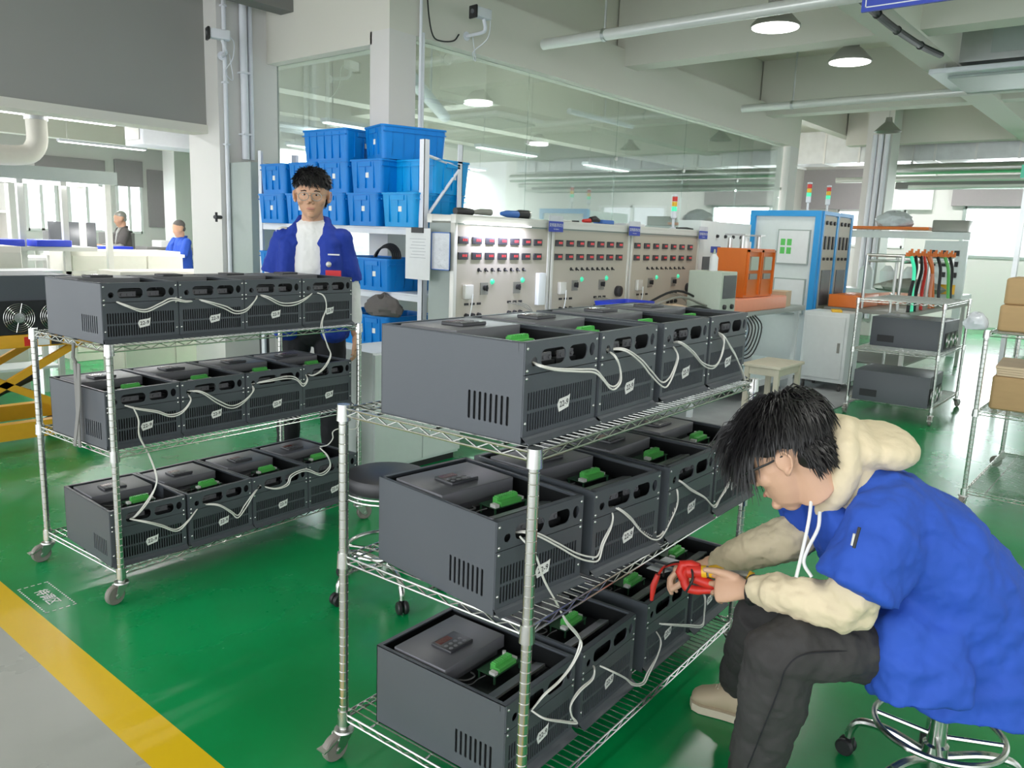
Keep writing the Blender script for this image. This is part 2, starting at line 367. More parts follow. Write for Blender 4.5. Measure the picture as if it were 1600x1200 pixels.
for (a, b, c, d) in wl:
    f = MB()
    for x in (a, (a+b)/2, b): f.box(x-.03, 17.88, c, x+.03, 17.95, d)
    f.box(a, 17.88, c, b, 17.95, c+.05); f.box(a, 17.88, d-.05, b, 17.95, d)
    fr = struct('window_%d' % n, f, 'window_white'); n += 1
    MB().box(a, 17.92, c, b, 17.926, d).build('pane', 'glass_clear', fr)
one('roller_blind', MB().box(7.95, 17.86, 2.2, 8.55, 17.9, 2.75), 'blind_grey', 'grey roller blind half down over a far left window', 'blind')
one('roller_blind', MB().box(6.4, 17.86, 2.2, 7.75, 17.9, 2.7), 'blind_grey', 'grey blind above the pair of tall far windows', 'blind')
one('roller_blind', MB().box(8.65, 17.86, 1.35, 9.35, 17.9, 2.6), 'blind_grey', 'pale roller blind drawn low beside the far pillar', 'blind')
one('roller_blind', MB().box(18.3, .5, 2.38, 18.4, 3.85, 2.95), 'blind_grey', 'grey blind rolled up above the large right window', 'blind')
one('wall_board', MB().box(18.3, 4.2, 2.3, 18.4, 5.35, 3.15), 'board_white', 'large pale board high on the far right wall', 'board')
one('wall_board', MB().box(18.3, 5.5, 2.3, 18.4, 6.9, 3.15), 'blind_grey', 'grey board behind the signal towers', 'board')
# pillars in the halls
for i, (x, y, r) in enumerate(((8.95, 17.0, .5), (11.9, 15.6, .5), (8.2, 14.0, .0))):
    if r: struct('wall_pillar' if i == 0 else 'wall_pillar_%d' % i, MB().box(x-r/2, y-r/2, 0, x+r/2, y+r/2, 3.95), 'wall_white')
struct('wall_pillar_far', MB().box(14.3, 4.0, 0, 14.75, 4.4, 3.95), 'wall_white')
pp = MB()
for dy in (0, .1, .19): pp.cyl((14.22, 4.05+dy, .3), (14.22, 4.05+dy, 3.3), .04, n=10)
one('conduit_pipe', pp, 'rack_white', 'bundle of white pipes on the far pillar behind the blue cabinet', 'pipe')
# left hall beams
for k, yb in enumerate((9.5, 13.2, 16.6)): beam(20+k, -5, yb, 2.95, 12, yb+.3, 3.95)
beam(24, 7.6, 6.9, 3.05, 7.9, 18, 3.95)
beam(25, .2, 6.9, 3.05, .5, 18, 3.95)
# ------------------------------------------------------------------ pipes, ducts, lamps overhead
def light_pipe(x, ya, yb, z, lab):
    t = thing('suspended_pipe', lab, 'pipe', (x, ya, z), 0, None)
    p = MB(); L = yb-ya; p.cyl((0, 0, 0), (0, L, 0), .045, n=16); p.lathe([(.05, 0), (.05, .03)], (0, -.01, 0), 16, 'y'); p.build('pipe', 'pipe_bright', t)
    for y in (.12, L*.5, L*.9): h = MB(); h.cyl((0, y, .04), (0, y, 3.95-z), .011, n=8); h.lathe([(.052, -.015), (.052, .015)], (0, y, 0), 16, 'y'); h.build('hanger_rod', 'galv', t)
light_pipe(5.82, -1.8, 4.62, 3.1, 'long grey pipe hung below the ceiling above the test benches')
light_pipe(9.72, -1.8, 4.52, 3.1, 'further grey pipe hung under the ceiling beside the round lamp')
p = MB(); p.cyl((4.9, 5.3, 2.72), (6.6, 6.6, 2.72), .06, n=14); p.cyl((5.7, 5.9, 2.72), (5.7, 5.9, 3.95), .01, n=6); one('suspended_pipe', p, 'rack_white', 'white pipe inside the glass room by the corner column', 'pipe')
p = MB(); p.cyl((7.3, 5.4, 2.80), (8.6, 5.4, 2.80), .03, n=12); p.cyl((8, 5.4, 2.8), (8, 5.4, 3.95), .008, n=6); one('suspended_pipe', p, 'rack_white', 'thin white pipe inside the glass room near its top edge', 'pipe')
def duct(x, y0, y1, z0, z1, d, lab):
    t = thing('air_duct', lab, 'duct', (x, y0, z0)); b = MB(); L = y1-y0; hh = z1-z0
    b.box(0, 0, 0, d, L, hh); k = 0.35
    b.build('duct_body', 'galv', t, None)
    while k < L: MB().box(-.012, k, -.012, d+.012, k+.035, hh+.012).build('flange', 'steel_brushed', t, None); k += .62
    k = .6
    while k < L: r = MB(); r.cyl((-.03, k, -.05), (-.03, k, 3.95-z0), .012, n=6); r.box(-.05, k-.02, -.05, d+.05, k+.02, -.02); r.build('hanger', 'steel_brushed', t); k += 2.1
duct(15.3, -3, 6.3, 2.98, 3.55, .6, 'long bright sheet metal air duct across the right end of the hall')
p = MB(); p.cyl((15.1, -3, 2.82), (15.1, 4.2, 2.82), .09, n=14); one('suspended_pipe', p, 'steel_brushed', 'shiny foil wrapped pipe just under the right air duct', 'pipe')
p = MB(); p.cyl((15.4, -3, 2.68), (15.4, 5.2, 2.68), .05, n=10); p.cyl((15.6, -3, 2.56), (15.6, 4.0, 2.56), .035, n=10)
one('suspended_pipe', p, 'alu', 'pair of thin pipes below the foil wrapped one', 'pipe')
p = MB(); p.box(15.9, -3, 2.55, 16.2, 4.3, 2.72); one('cable_tray', p, 'shutter_grey', 'dark cable tray crossing below the right air duct', 'tray')
def lamp(x, y, z, lab, r=.19):
    t = thing('high_bay_lamp', lab, 'lamp', (x, y, z), 0, 'round ceiling lamps')
    MB().lathe([(.07, .22), (.07, .13), (.10, .11), (r*.98, .02), (r, .0), (r-.012, 0), (r-.012, .012)], n=28).build('lamp_shade', 'lamp_shell', t)
    MB().lathe([(.0, .004), (r-.014, .004), (r-.014, -.004), (0, -.01)], n=28).build('diffuser', 'lamp_white', t)
    MB().cyl((0, 0, .2), (0, 0, 3.95-z), .006, n=6).build('hanger_rod', 'steel_brushed', t)
    area((0, 0, -.03), r*1.8, 9, parent=t)
lamp(6.31, 2.72, 3.1, 'glowing round lamp over the benches, nearest one in view')
lamp(7.78, 2.62, 3.1, 'glowing round lamp just beyond the first diagonal beam joint')
for (x, y, lab) in ((3.2, 3.4, 'added unseen round lamp above the left trolley'), (1.4, .2, 'added unseen round lamp above the yellow line'), (4.6, .4, 'added unseen round lamp above the seated worker'), (.2, 4.6, 'added unseen round lamp above the aisle near the grey panel'), (11.7, .5, 'added unseen round lamp beside the air conditioner cassette')):
    lamp(x, y, 3.12, lab)  # out-of-view lamps added to light the hall from above
for (x, y) in ((12.6, 3.6), (13.2, 1.5)):
    t = thing('high_bay_lamp', 'unlit grey conical lamp %s' % ('near the glass room end' if y > 3 else 'hanging over the far right aisle'), 'lamp', (x, y, 3.12), 0, 'unlit conical lamps')
    MB().lathe([(.04, .2), (.05, .14), (.19, .0), (.185, .0), (.04, .12)], n=20).build('lamp_shade', 'lamp_shell', t)
    MB().cyl((0, 0, .18), (0, 0, .83), .006, n=6).build('hanger_rod', 'steel_brushed', t)
# linear lights (left hall and glass room)
def linear(x, y, z, L, along, lab, p=18):
    t = thing('linear_light', lab, 'lamp', (x, y, z), 0 if along == 'x' else PI/2, 'tube lights')
    MB().box(-L/2, -.06, 0, L/2, .06, .04).build('housing', 'rack_white', t); MB().box(-L/2+.02, -.045, -.012, L/2-.02, .045, 0).build('tube', 'tube_white', t)
    [MB().cyl((q, 0, .04), (q, 0, 3.95-z), .005, n=6).build('hanger_rod', 'steel_brushed', t) for q in (-L*.4, L*.4)]
    area((0, 0, -.03), L*.9, p, (1, 1, 1), sy=.1, parent=t)
for i, (x, y) in enumerate(((6.0, 7.2), (8.4, 7.2), (10.8, 7.2), (7.2, 9.6), (10.0, 9.6))):
    linear(x, y, 2.55, 1.2, 'x', 'tube light inside the glass room, %s' % ('front row, nearest the corner column', 'front row, middle', 'front row, farthest', 'back row, left', 'back row, right')[i], 150)
for i, (x, y) in enumerate(((1.0, 8.4), (3.6, 8.6), (1.6, 11.5), (4.5, 11.7), (3.0, 15.0), (6.5, 15.0))):
    linear(x, y, 2.75, 1.5, 'x', 'tube light in the left hall, %s' % ('front row left', 'front row right', 'middle row left', 'middle row right', 'back row left', 'back row right')[i], 50)
for i, y in enumerate((-.6, 2.0, 4.6)): linear(16.9, y, 3.55, 1.5, 'y', 'tube light above the far right duct, %s' % ('right one', 'middle one', 'left one')[i], 60)  # tubes added out of sight behind the duct to brighten the far wall
# air conditioner cassette
t = thing('ceiling_air_conditioner', 'grey metal air conditioner hung from the ceiling at top right', 'air conditioner', (8.75, .75, 3.1))
MB().box(.1, .05, .12, 1.0, 1.25, .45).build('duct_body', 'galv', t); MB().rbox(-.1, -.15, .0, 1.2, 1.42, .05, .02).build('grille_panel', 'rack_white', t)
MB().rbox(.05, .0, -.03, 1.05, 1.28, .0, .02).build('grille', 'cab_grey_green', t); MB().box(.095, .35, .18, .1, .95, .40).build('access_panel', 'cab_grey_green', t)
r = MB()
for x in (.0, 1.1):
    for y in (0, 1.3): r.cyl((x, y, .05), (x, y, .85), .006, n=6)
r.build('hanger_rod', 'steel_brushed', t)
p = MB(); p.tube(smoothpath([ZP(1335, -12, 3.14), ZP(1368, 20, 3.13), ZP(1400, 46, 3.12), ZP(1440, 72, 3.13), ZP(1470, 86, 3.14)]), .028, 10); [p.lathe([(.029, -.008), (.034, -.008), (.034, .008), (.029, .008)], ZP(x_, y_, z_), 12, ax=(1, 0, 0)) for x_, y_, z_ in ((1371, 22, 3.13), (1402, 47.5, 3.12), (1438, 71, 3.13))]
one('insulated_hose', p, 'black_cable', 'black insulated hose strapped under the ceiling beam', 'hose')
sp_ = XP(1346, 20, 5.0)
t = thing('hanging_sign', 'blue hanging sign cut off by the top edge of the picture', 'sign', (5.0, sp_.y, sp_.z))
MB().box(-.01, -1.1, 0, .01, 0, .42).build('sign_board', 'tag_blue', t)
b = MB(); b.box(-.012, -1.075, .02, -.0105, -.02, .026); b.box(-.012, -.026, .02, -.0105, -.02, .40); b.build('border_line', 'paper', t)
b = MB(); b.cyl((0, -.15, .42), (0, -.15, 3.95-sp_.z), .005, n=6); b.cyl((0, -.95, .42), (0, -.95, 3.95-sp_.z), .005, n=6); b.build('hanger_wire', 'steel_brushed', t)
# ================================================================== WIRE TROLLEYS
SZ = (.971, .5735, .1165)
def make_trolley(label, loc, rz, L, W, zs=SZ, rim='rim_yellow', name='wire_trolley', brake=(0, 3), group='wire shelf trolleys'):
    t = thing(name, label, 'trolley', loc, rz, group)
    P = [(0, 0), (0, W), (L, 0), (L, W)]
    for i, (x, y) in enumerate(P):
        prof = [(.0, .078), (.0125, .078)]; z = .1; zt = zs[0]+.012
        while z < zt-.02: prof += [(.0127, z), (.0116, z+.0015), (.0127, z+.003)]; z += .0254
        prof += [(.0127, zt), (.0, zt)]
        p = MB().lathe(prof, (x, y, 0), 14).build('post', 'chrome', t)
        for z in zs: MB().lathe([(.013, z+.02), (.0165, z+.02), (.0185, z-.022), (.013, z-.022)], (x, y, 0), 16).build('collar', 'chrome', p)
    for z in zs:
        s = MB(); a = .016
        for (x0, y0, x1, y1) in ((a, 0, L-a, 0), (a, W, L-a, W), (0, a, 0, W-a), (L, a, L, W-a)):
            for dz in (.009, -.009): s.cyl((x0, y0, z+dz), (x1, y1, z+dz), .0030, n=6)
            n = max(2, round(math.hypot(x1-x0, y1-y0)/.036)); pts = []
            for k in range(n+1): pts.append((x0+(x1-x0)*k/n, y0+(y1-y0)*k/n, z+(.008 if k % 2 else -.008)))
            s.tube(pts, .0022, 5)
        for y in (.10, W/2, W-.10):
            s.cyl((0, y, z+.006), (L, y, z+.006), .0030, n=6)
        sh = s.build('shelf', 'chrome', t)
        q = MB(); k = .025
        while k < L-.02: q.cyl((k, 0, z+.011), (k, W, z+.011), .0019, n=5); k += .026
        q.build('wire_mat', 'chrome', sh)
    rnd = random.Random(len(label))
    for i, (x, y) in enumerate(P):
        th = (PI*1.05, PI*.98, PI*1.9, PI*.4)[i]
        Rm = Matrix.Translation((x, y, 0)) @ Matrix.Rotation(th, 4, 'Z')
        c = MB(); c.T = Rm
        c.lathe([(.0, .088), (.012, .088), (.013, .082), (.026, .081), (.028, .076), (.024, .073), (0, .073)], n=18)
        for s_ in (-1, 1):
            ys = s_*.017; c.loft([[(-.022, ys+h, .075), (.026, ys+h, .075), (.040, ys+h, .032), (.030, ys+h, .024), (.012, ys+h, .034)] for h in (-.0012, .0012)])
        c.box(-.022, -.018, .072, .026, .018, .076); c.cyl((.030, -.022, .038), (.030, .022, .038), .006, n=10)
        co = c.build('caster', 'steel_brushed', t)
        w_ = MB(); w_.T = Rm; w_.lathe([(.022, -.011), (.034, -.012), (.038, -.008), (.0385, 0), (.038, .008), (.034, .012), (.022, .011)], (.030, 0, .0385), 24, 'y'); w_.build('wheel', 'wheel_grey', co)
        h_ = MB(); h_.T = Rm; h_.lathe([(0, -.009), (.024, -.010), (.026, 0), (.024, .010), (0, .009)], (.030, 0, .0385), 20, 'y'); h_.build('hub', rim, co)
        if i in brake or i == 1:
            b_ = MB(); b_.T = Rm; b_.loft([[(.022, -.016, .068), (.022, .016, .068), (.022, .016, .072), (.022, -.016, .072)], [(.062, -.015, .048), (.062, .015, .048), (.062, .015, .052), (.062, -.015, .052)], [(.078, -.017, .046), (.078, .017, .046), (.078, .017, .049), (.078, -.017, .049)]]); b_.build('brake_pedal', 'steel_brushed', co)
    return t
C1 = dict(o=Vector((1.28, .993, 0)), a=.0487, L=1.252, W=.60)
C2 = dict(o=Vector((1.252, 2.935, 0)), a=.0621, L=1.208, W=.60)
make_trolley('chrome wire trolley in the foreground, carrying the nearest units', C1['o'], C1['a'], C1['L'], C1['W'], brake=(0, 1, 3))
make_trolley('chrome wire trolley behind to the left, next to the standing worker', C2['o'], C2['a'], C2['L'], C2['W'], brake=(3,))
def wloc(C, x, y, z):
    c, s = math.cos(C['a']), math.sin(C['a']); return Vector((C['o'].x+x*c-y*s, C['o'].y+x*s+y*c, z))
# ================================================================== INVERTER UNITS
UW, UD, UH = .285, .43, .222
def make_unit():
    t = thing('inverter_unit', '', 'inverter')
    c = MB(); th = .0025
    sx = lambda x, y, h: (th/2+h, x, y)
    slots = [rrect(.035+k*.0155, .035, .035+k*.0155+.0075, .100, .003, 2) for k in range(8)]
    plate([(0, 0), (UD, 0), (UD, UH), (0, UH)], slots, th, sx, c)
    c.box(UW-th, 0, 0, UW, UD, UH); c.box(0, UD-th, 0, UW, UD, UH); c.box(0, 0, 0, UW, UD, th)
    for x0, x1 in ((0, .010), (UW-.010, UW)): c.box(x0, 0, UH-.003, x1, UD, UH)
    c.box(0, UD-.012, UH-.003, UW, UD, UH); c.box(0, 0, UH-.003, UW, .014, UH); c.box(.0, .014, UH-.02, UW, .0155, UH-.002)
    c.loft([[(0, -.001, .016), (UW, -.001, .016), (UW, .003, .016), (0, .003, .016)], [(-.0, -.022, .001), (UW, -.022, .001), (UW, -.022, .004), (-.0, -.022, .004)][:4]])
    c.box(.002, .07, .150, .004, .075, .21)
    ch = c.build('chassis', 'unit_grey', t)
    i = MB(); i.box(.0042, .016, .004, .0055, UD-.004, .2115); i.box(UW-.0055, .016, .004, UW-.0042, UD-.004, .2115); i.box(.0042, UD-.0055, .1, UW-.0042, UD-.0042, .2115); i.box(.012, .075, .165, UW-.012, UD-.004, .1665); i.box(.012, .07, .06, UW-.012, .0715, .1665)
    i.box(.012, .016, .06, UW-.012, .07, .0612)
    i.build('inner_deck', 'unit_deck', t)
    # front fascia with its cut-outs
    fz = lambda x, y, h: (x, -.0015+h, y)
    circ = lambda x, y, r, n=14, ry=None: [(x+r*math.cos(2*PI*k/n), y+(ry or r)*math.sin(2*PI*k/n)) for k in range(n)]
    plate([(.001, .152), (UW-.001, .152), (UW-.001, UH-.001), (.001, UH-.001)], [circ(.034, .178, .0105), rrect(.057, .165, .150, .202, .016), rrect(.163, .165, .238, .202, .016), circ(.259, .185, .0115, ry=.016)], .003, fz).build('connector_panel', 'unit_grey', t)
    sl = []
    for k in range(27):
        x = .016+k*.00935
        for z0, z1 in ((.026, .066), (.072, .112)): sl.append(rrect(x, z0, x+.0064, z1, .0015, 1))
    plate([(.001, .016), (UW-.001, .016), (UW-.001, .150), (.001, .150)], sl, .003, fz).build('vent_panel', 'unit_grey', t)
    b = MB(); b.box(.012, .012, .004, UW-.012, .0135, .150); b.box(.05, .03, .152, .155, .05, .168); b.box(.16, .03, .152, .24, .05, .168); b.build('vent_backing', 'unit_black', t)
    for x_, n_ in ((.066, 4), (.176, 3)):
        tb = MB(); tb.box(x_-.007, .030, .168, x_+.022*n_-.014, .036, .186)
        for k in range(n_): tb.cyl((x_+.022*k, .026, .176), (x_+.022*k, .031, .176), .0045, n=8)
        tb.build('power_terminal', 'key_grey', t)
    for x in (.0085, UW-.0085):
        for z in (.208, .160, .143, .045):
            MB().lathe([(.0036, 0), (.0036, -.001), (.002, -.0026), (0, -.003)], (x, -.003, z), 10, 'y').build('screw', 'screw', t)
    cv = MB(); cv.rbox(.018, .205, .190, .250, .385, .2255, .003); cv.box(.03, .22, .1665, .24, .37, .186); co = cv.build('cover_plate', 'cover_grey', t)
    kp = MB(); kp.rbox(.082, .245, .2255, .168, .315, .234, .003); k_ = kp.build('keypad', 'keypad_dark', t)
    MB().box(.090, .288, .234, .135, .309, .2346).build('display', 'display_red', k_)
    ky = MB()
    for r in range(2):
        for q in range(4): ky.lathe([(.0055, 0), (.0055, .001), (.004, .0015), (0, .0015)], (.094+q*.017, .256+r*.017, .234), 10)
    ky.build('button', 'key_grey', k_)
    pc = MB(); pc.box(.118, .128, .1875, .228, .187, .189); [pc.cyl((x_, y_, .1665), (x_, y_, .1875), .003, n=6) for x_ in (.122, .224) for y_ in (.132, .183)]; pc_ = pc.build('circuit_board', 'pcb', t)
    g = MB(); g.box(.140, .146, .189, .208, .162, .207); g.box(.140, .131, .189, .208, .146, .200)
    for k in range(9): g.box(.1425+k*.0073, .1455, .200, .1462+k*.0073, .160, .2105)
    g.build('terminal_block', 'terminal_green', pc_)
    MB().box(.121, .131, .189, .134, .150, .197).build('connector', 'tape', pc_, None); MB().cyl((.216, .178, .189), (.216, .178, .202), .005, n=10).build('capacitor', 'tape', pc_); MB().box(.212, .140, .189, .224, .160, .196).build('connector', 'tape', pc_, None)
    w_ = MB(); w_.tube(smoothpath([(.06, .215, .178), (.075, .185, .18), (.095, .178, .182), (.11, .19, .178), (.115, .205, .176)]), .0022, 6); w_.tube(smoothpath([(.05, .21, .178), (.07, .17, .176), (.10, .168, .178), (.12, .16, .182)]), .0015, 6); w_.build('ribbon_cable', 'key_grey', t)
    b = MB(); b.loft([[(x, .088, .195), (x, .058, .202), (x, .055, .1985), (x, .088, .191)] for x in (.020, .232)]); b.box(.02, .085, .166, .232, .0875, .193)
    b.loft([[(.232, .088, .195), (.232, .058, .202), (.232, .057, .190), (.232, .088, .186)], [(.235, .088, .195), (.235, .058, .202), (.235, .057, .190), (.235, .088, .186)]]); b.build('bracket', 'bracket_grey', t)
    lb = MB(); lb.add([(.151+(x_-.151)*1.25, y_, .070+(z_-.070)*1.2) for y_ in (-.0037, -.0032) for x_, z_ in ((.136, .055), (.166, .061), (.170, .086), (.163, .083), (.136, .080), (.131, .070))],
        [(0, 1, 2, 3, 4, 5), (6, 11, 10, 9, 8, 7)]+[(k, (k+1) % 6, 6+(k+1) % 6, 6+k) for k in range(6)]); l_ = lb.build('tape_label', 'tape', t, None)
    text_mb('22-9', .019, lambda x, y, h: (.151+x, -.0040+h*.1, .070+y+x*.12), .0003, bold=.0003).build('writing', 'ink', l_, None)
    for o in kids(t):
        for q in [o]+kids(o):
            for v in q.data.vertices: v.co.x *= .298/UW
    return t
unit0 = make_unit(); used = [False]
ORD = ('first', 'second', 'third', 'fourth')
def put_unit(C, x, y, z, rz, label, group):
    loc = wloc(C, x, y, z)
    if not used[0]:
        used[0] = True; unit0.location = loc; unit0.rotation_euler = (0, 0, C['a']+rz); unit0['label'] = label; unit0['group'] = group; return unit0
    return clone(unit0, label, loc, C['a']+rz, group)
LV = ('top', 'middle', 'bottom')
R1 = [(.018, .322, .660, .972), None, (.028, .352, .722, 1.048)]
RM = [(-.014, .086, -7.5), (.318, .040, -6.5), (.656, .002, -1.6), (.968, -.006, -1.2)]
for lv in range(3):
    z = SZ[lv]+.014
    for k in range(4):
        if lv == 1:
            x, y, a = RM[k][0], RM[k][1], math.radians(RM[k][2])
        else: x, y, a = R1[lv][k], (.052, .048, .052, .05)[k]+(.02 if lv == 2 else 0), (0, .010, -.006, 0)[k]
        put_unit(C1, x, y, z, a, 'dark grey inverter on the %s shelf of the foreground trolley, %s from left' % (LV[lv], ORD[k]), 'units on the foreground trolley')
X2 = [(.004, .304, .604, .906), (-.004, .296, .596, .896), (-.016, .290, .590, .890)]
Y2 = [(.045, .045, .048, .046), (.045, .042, .038, .04), (.036, .004, .0, -.004)]
for lv in range(3):
    z = SZ[lv]+.014
    for k in range(4):
        put_unit(C2, X2[lv][k], Y2[lv][k], z, -.08 if (lv == 2 and k == 0) else (0, .004, -.004, .002)[k], 'dark grey inverter on the %s shelf of the rear left trolley, %s from left' % (LV[lv], ORD[k]), 'units on the rear left trolley')
# ------------------------------------------------------------------ white control wires (pixel paths laid on the plane in front of the units)
def wires(C, runs, label, off=-.022, r=.0023, group='white wire looms'):
    c, s = math.cos(C['a']), math.sin(C['a']); mb = MB()
    for run, o2 in runs:
        pts = []
        for i, q in enumerate(run):
            ly = off+o2+(q[2] if len(q) > 2 else 0); P = C['o']+Vector((-s, c, 0))*ly
            pts.append(LP(q[0], q[1], P, C['a']))
        mb.tube(smoothpath(pts, 7), r, 7)
    return one('wire_loom', mb, 'white_wire', label, 'wire', group=group)
def pair(run, d=(3, 3), o=0, k=.5):
    a = [tuple(q) for q in run]; n = len(run); b = []
    for i, q in enumerate(run):
        w_ = math.sin(PI*i/(n-1)); sg = math.sin(i*2.1+run[0][0])
        b.append((q[0]+d[0]*w_*(.4+.6*sg), q[1]+d[1]*w_)+tuple(q[2:]))
    return [(a, o), (b, o-.006)]
IN = .045
w1 = pair([(832, 566, IN), (845, 571), (870, 576), (905, 577), (930, 578), (942, 590), (952, 602), (962, 603), (969, 592), (968, 572), (961, 556), (948, 547, IN)], (2, 5))
w1 += pair([(948, 546, IN), (975, 545), (1000, 560), (1018, 580), (1034, 597), (1046, 590), (1056, 568), (1058, 552), (1048, 536, IN)], (3, 8))
w1 += pair([(1048, 536, IN), (1062, 536), (1082, 552), (1098, 570), (1112, 576), (1122, 568), (1130, 548), (1130, 530), (1118, 520, IN)], (3, -4))
w1 += pair([(1118, 518, IN), (1130, 524), (1142, 542), (1150, 556), (1160, 584), (1168, 610), (1180, 631)], (3, 3))
wires(C1, w1, 'white wires drooping along the top row of units on the foreground trolley', .026)
def mwires(C, runs, label, an, p0, off=-.024, group='white wire looms'):
    mb = MB(); aa = C['a']+an; base = wloc(C, p0[0], p0[1], 0); nrm = Vector((-math.sin(aa), math.cos(aa), 0))
    for run, o2 in runs:
        mb.tube(smoothpath([LP(q[0], q[1], base+nrm*(off+o2+(q[2] if len(q) > 2 else 0)), aa) for q in run], 7), .0023, 7)
    return one('wire_loom', mb, 'white_wire', label, 'wire', group=group)
w2 = pair([(805, 832, IN), (820, 830), (842, 834), (870, 848), (900, 864), (922, 870), (934, 868), (942, 845), (955, 820), (957, 803), (950, 795, IN)], (2, 7))
w2 += pair([(950, 792, IN), (966, 794), (985, 808), (1000, 826), (1020, 838), (1034, 834), (1046, 810), (1058, 785), (1058, 765), (1050, 757, IN)], (2, 5))
w2 += pair([(1050, 750, IN), (1062, 751), (1080, 764), (1100, 776), (1115, 790), (1126, 776), (1137, 755), (1138, 735), (1130, 720, IN)], (3, 3))
mwires(C1, w2, 'white wires drooping along the middle row of units on the foreground trolley', math.radians(-4.9), (-.014, .086))
w3 = pair([(812, 838, IN-.015), (836, 866), (850, 905), (868, 940), (885, 970), (902, 990), (906, 1005), (895, 1035), (875, 1062), (850, 1085), (832, 1108, .03)], (3, 4))
w3 += pair([(830, 1110, .03), (850, 1122), (875, 1126), (900, 1128), (893, 1118), (892, 1100), (905, 1078), (925, 1060), (929, 1045), (925, 1038, IN)], (2, 3))
w3 += pair([(928, 1036, IN), (955, 1048), (975, 1058), (990, 1068), (1004, 1066), (1012, 1050), (1028, 1022), (1032, 1000), (1022, 982, IN)], (3, 3))
w3 += pair([(1022, 974, IN), (1050, 977), (1075, 979), (1097, 979), (1100, 960), (1101, 935), (1094, 921, IN)], (2, -3))
wires(C1, w3, 'white wires dropping to the bottom row of units beside the seated worker', .044)
w4 = pair([(175, 468, IN), (195, 476), (225, 484), (250, 474), (268, 466), (290, 470), (305, 470, IN)], (2, 4))
w4 += pair([(305, 467, IN), (325, 473), (350, 482), (368, 490), (385, 486), (398, 470), (402, 460, IN)], (3, -4))
w4 += pair([(402, 460, IN), (418, 466), (440, 477), (462, 476), (480, 466), (490, 456, IN)], (2, -4))
w4 += pair([(490, 456, IN), (505, 462), (510, 480), (503, 500), (502, 515), (512, 540), (516, 555), (505, 575), (490, 586), (478, 584, IN)], (3, 1))
wires(C2, w4, 'white wires along the top row of units on the rear left trolley', .022, r=.0026)
w5 = pair([(190, 632, IN), (215, 638), (245, 642), (265, 648), (285, 642), (298, 625), (293, 615, IN)], (2, 3))
w5 += pair([(293, 611, IN), (315, 614), (340, 630), (362, 638), (380, 630), (395, 612), (392, 600, IN)], (3, -4))
w5 += pair([(392, 600, IN), (420, 594), (448, 588), (462, 590), (474, 600), (480, 592), (476, 582, IN)], (2, 4))
w5 += pair([(208, 636), (216, 655), (218, 680), (232, 710), (243, 740), (243, 760), (228, 785), (212, 805), (203, 811, IN)], (3, 3))
wires(C2, w5, 'white wires along the middle row of units on the rear left trolley', .014, r=.0026)
w6 = pair([(203, 811, IN), (230, 815), (252, 820), (275, 827), (295, 812), (313, 788, IN)], (2, 3))
w6 += pair([(313, 788, IN), (340, 788), (360, 798), (372, 805), (382, 790), (395, 772), (405, 760, IN)], (3, 4))
w6 += pair([(405, 758, IN), (430, 763), (448, 756), (455, 742), (478, 733), (500, 740), (515, 728), (512, 712), (500, 700, IN)], (3, 3))
w6 += [([(500, 698, .10), (512, 695), (520, 685), (520, 675), (530, 670), (555, 670), (561, 655), (558, 640), (550, 632)], 0)]
wires(C2, w6, 'white wires along the bottom row of units on the rear left trolley', r=.0026)
# black cable sleeve hanging from the rear left trolley top shelf
mb = MB(); a0 = wloc(C2, -.02, .20, .955)
for (dx, dy, l, s) in ((0, 0, .33, .0), (-.0, -.03, .30, -.05), (.01, .02, .24, .02)):
    p = wloc(C2, -.022+dx, .22+dy, .90); mb.loft([[p+Vector((0, .012, 0)), p+Vector((0, -.012, 0)), p+Vector((.004, -.012, 0)), p+Vector((.004, .012, 0))], [p+Vector((s*.4, .014+s*.6, -l*.5)), p+Vector((s*.4, -.014+s*.6, -l*.5)), p+Vector((s*.4+.004, -.014+s*.6, -l*.5)), p+Vector((s*.4+.004, .014+s*.6, -l*.5))], [p+Vector((s, .013+s, -l)), p+Vector((s, -.008+s, -l)), p+Vector((s+.004, -.008+s, -l)), p+Vector((s+.004, .013+s, -l))]])
mb.tube([wloc(C2, -.02, .22, .975), wloc(C2, -.025, .22, .92), wloc(C2, -.02, .21, .90)], .006, 6)
one('strap_bundle', mb, 'shutter_grey', 'bundle of dark straps hanging at the left side of the rear trolley', 'strap')
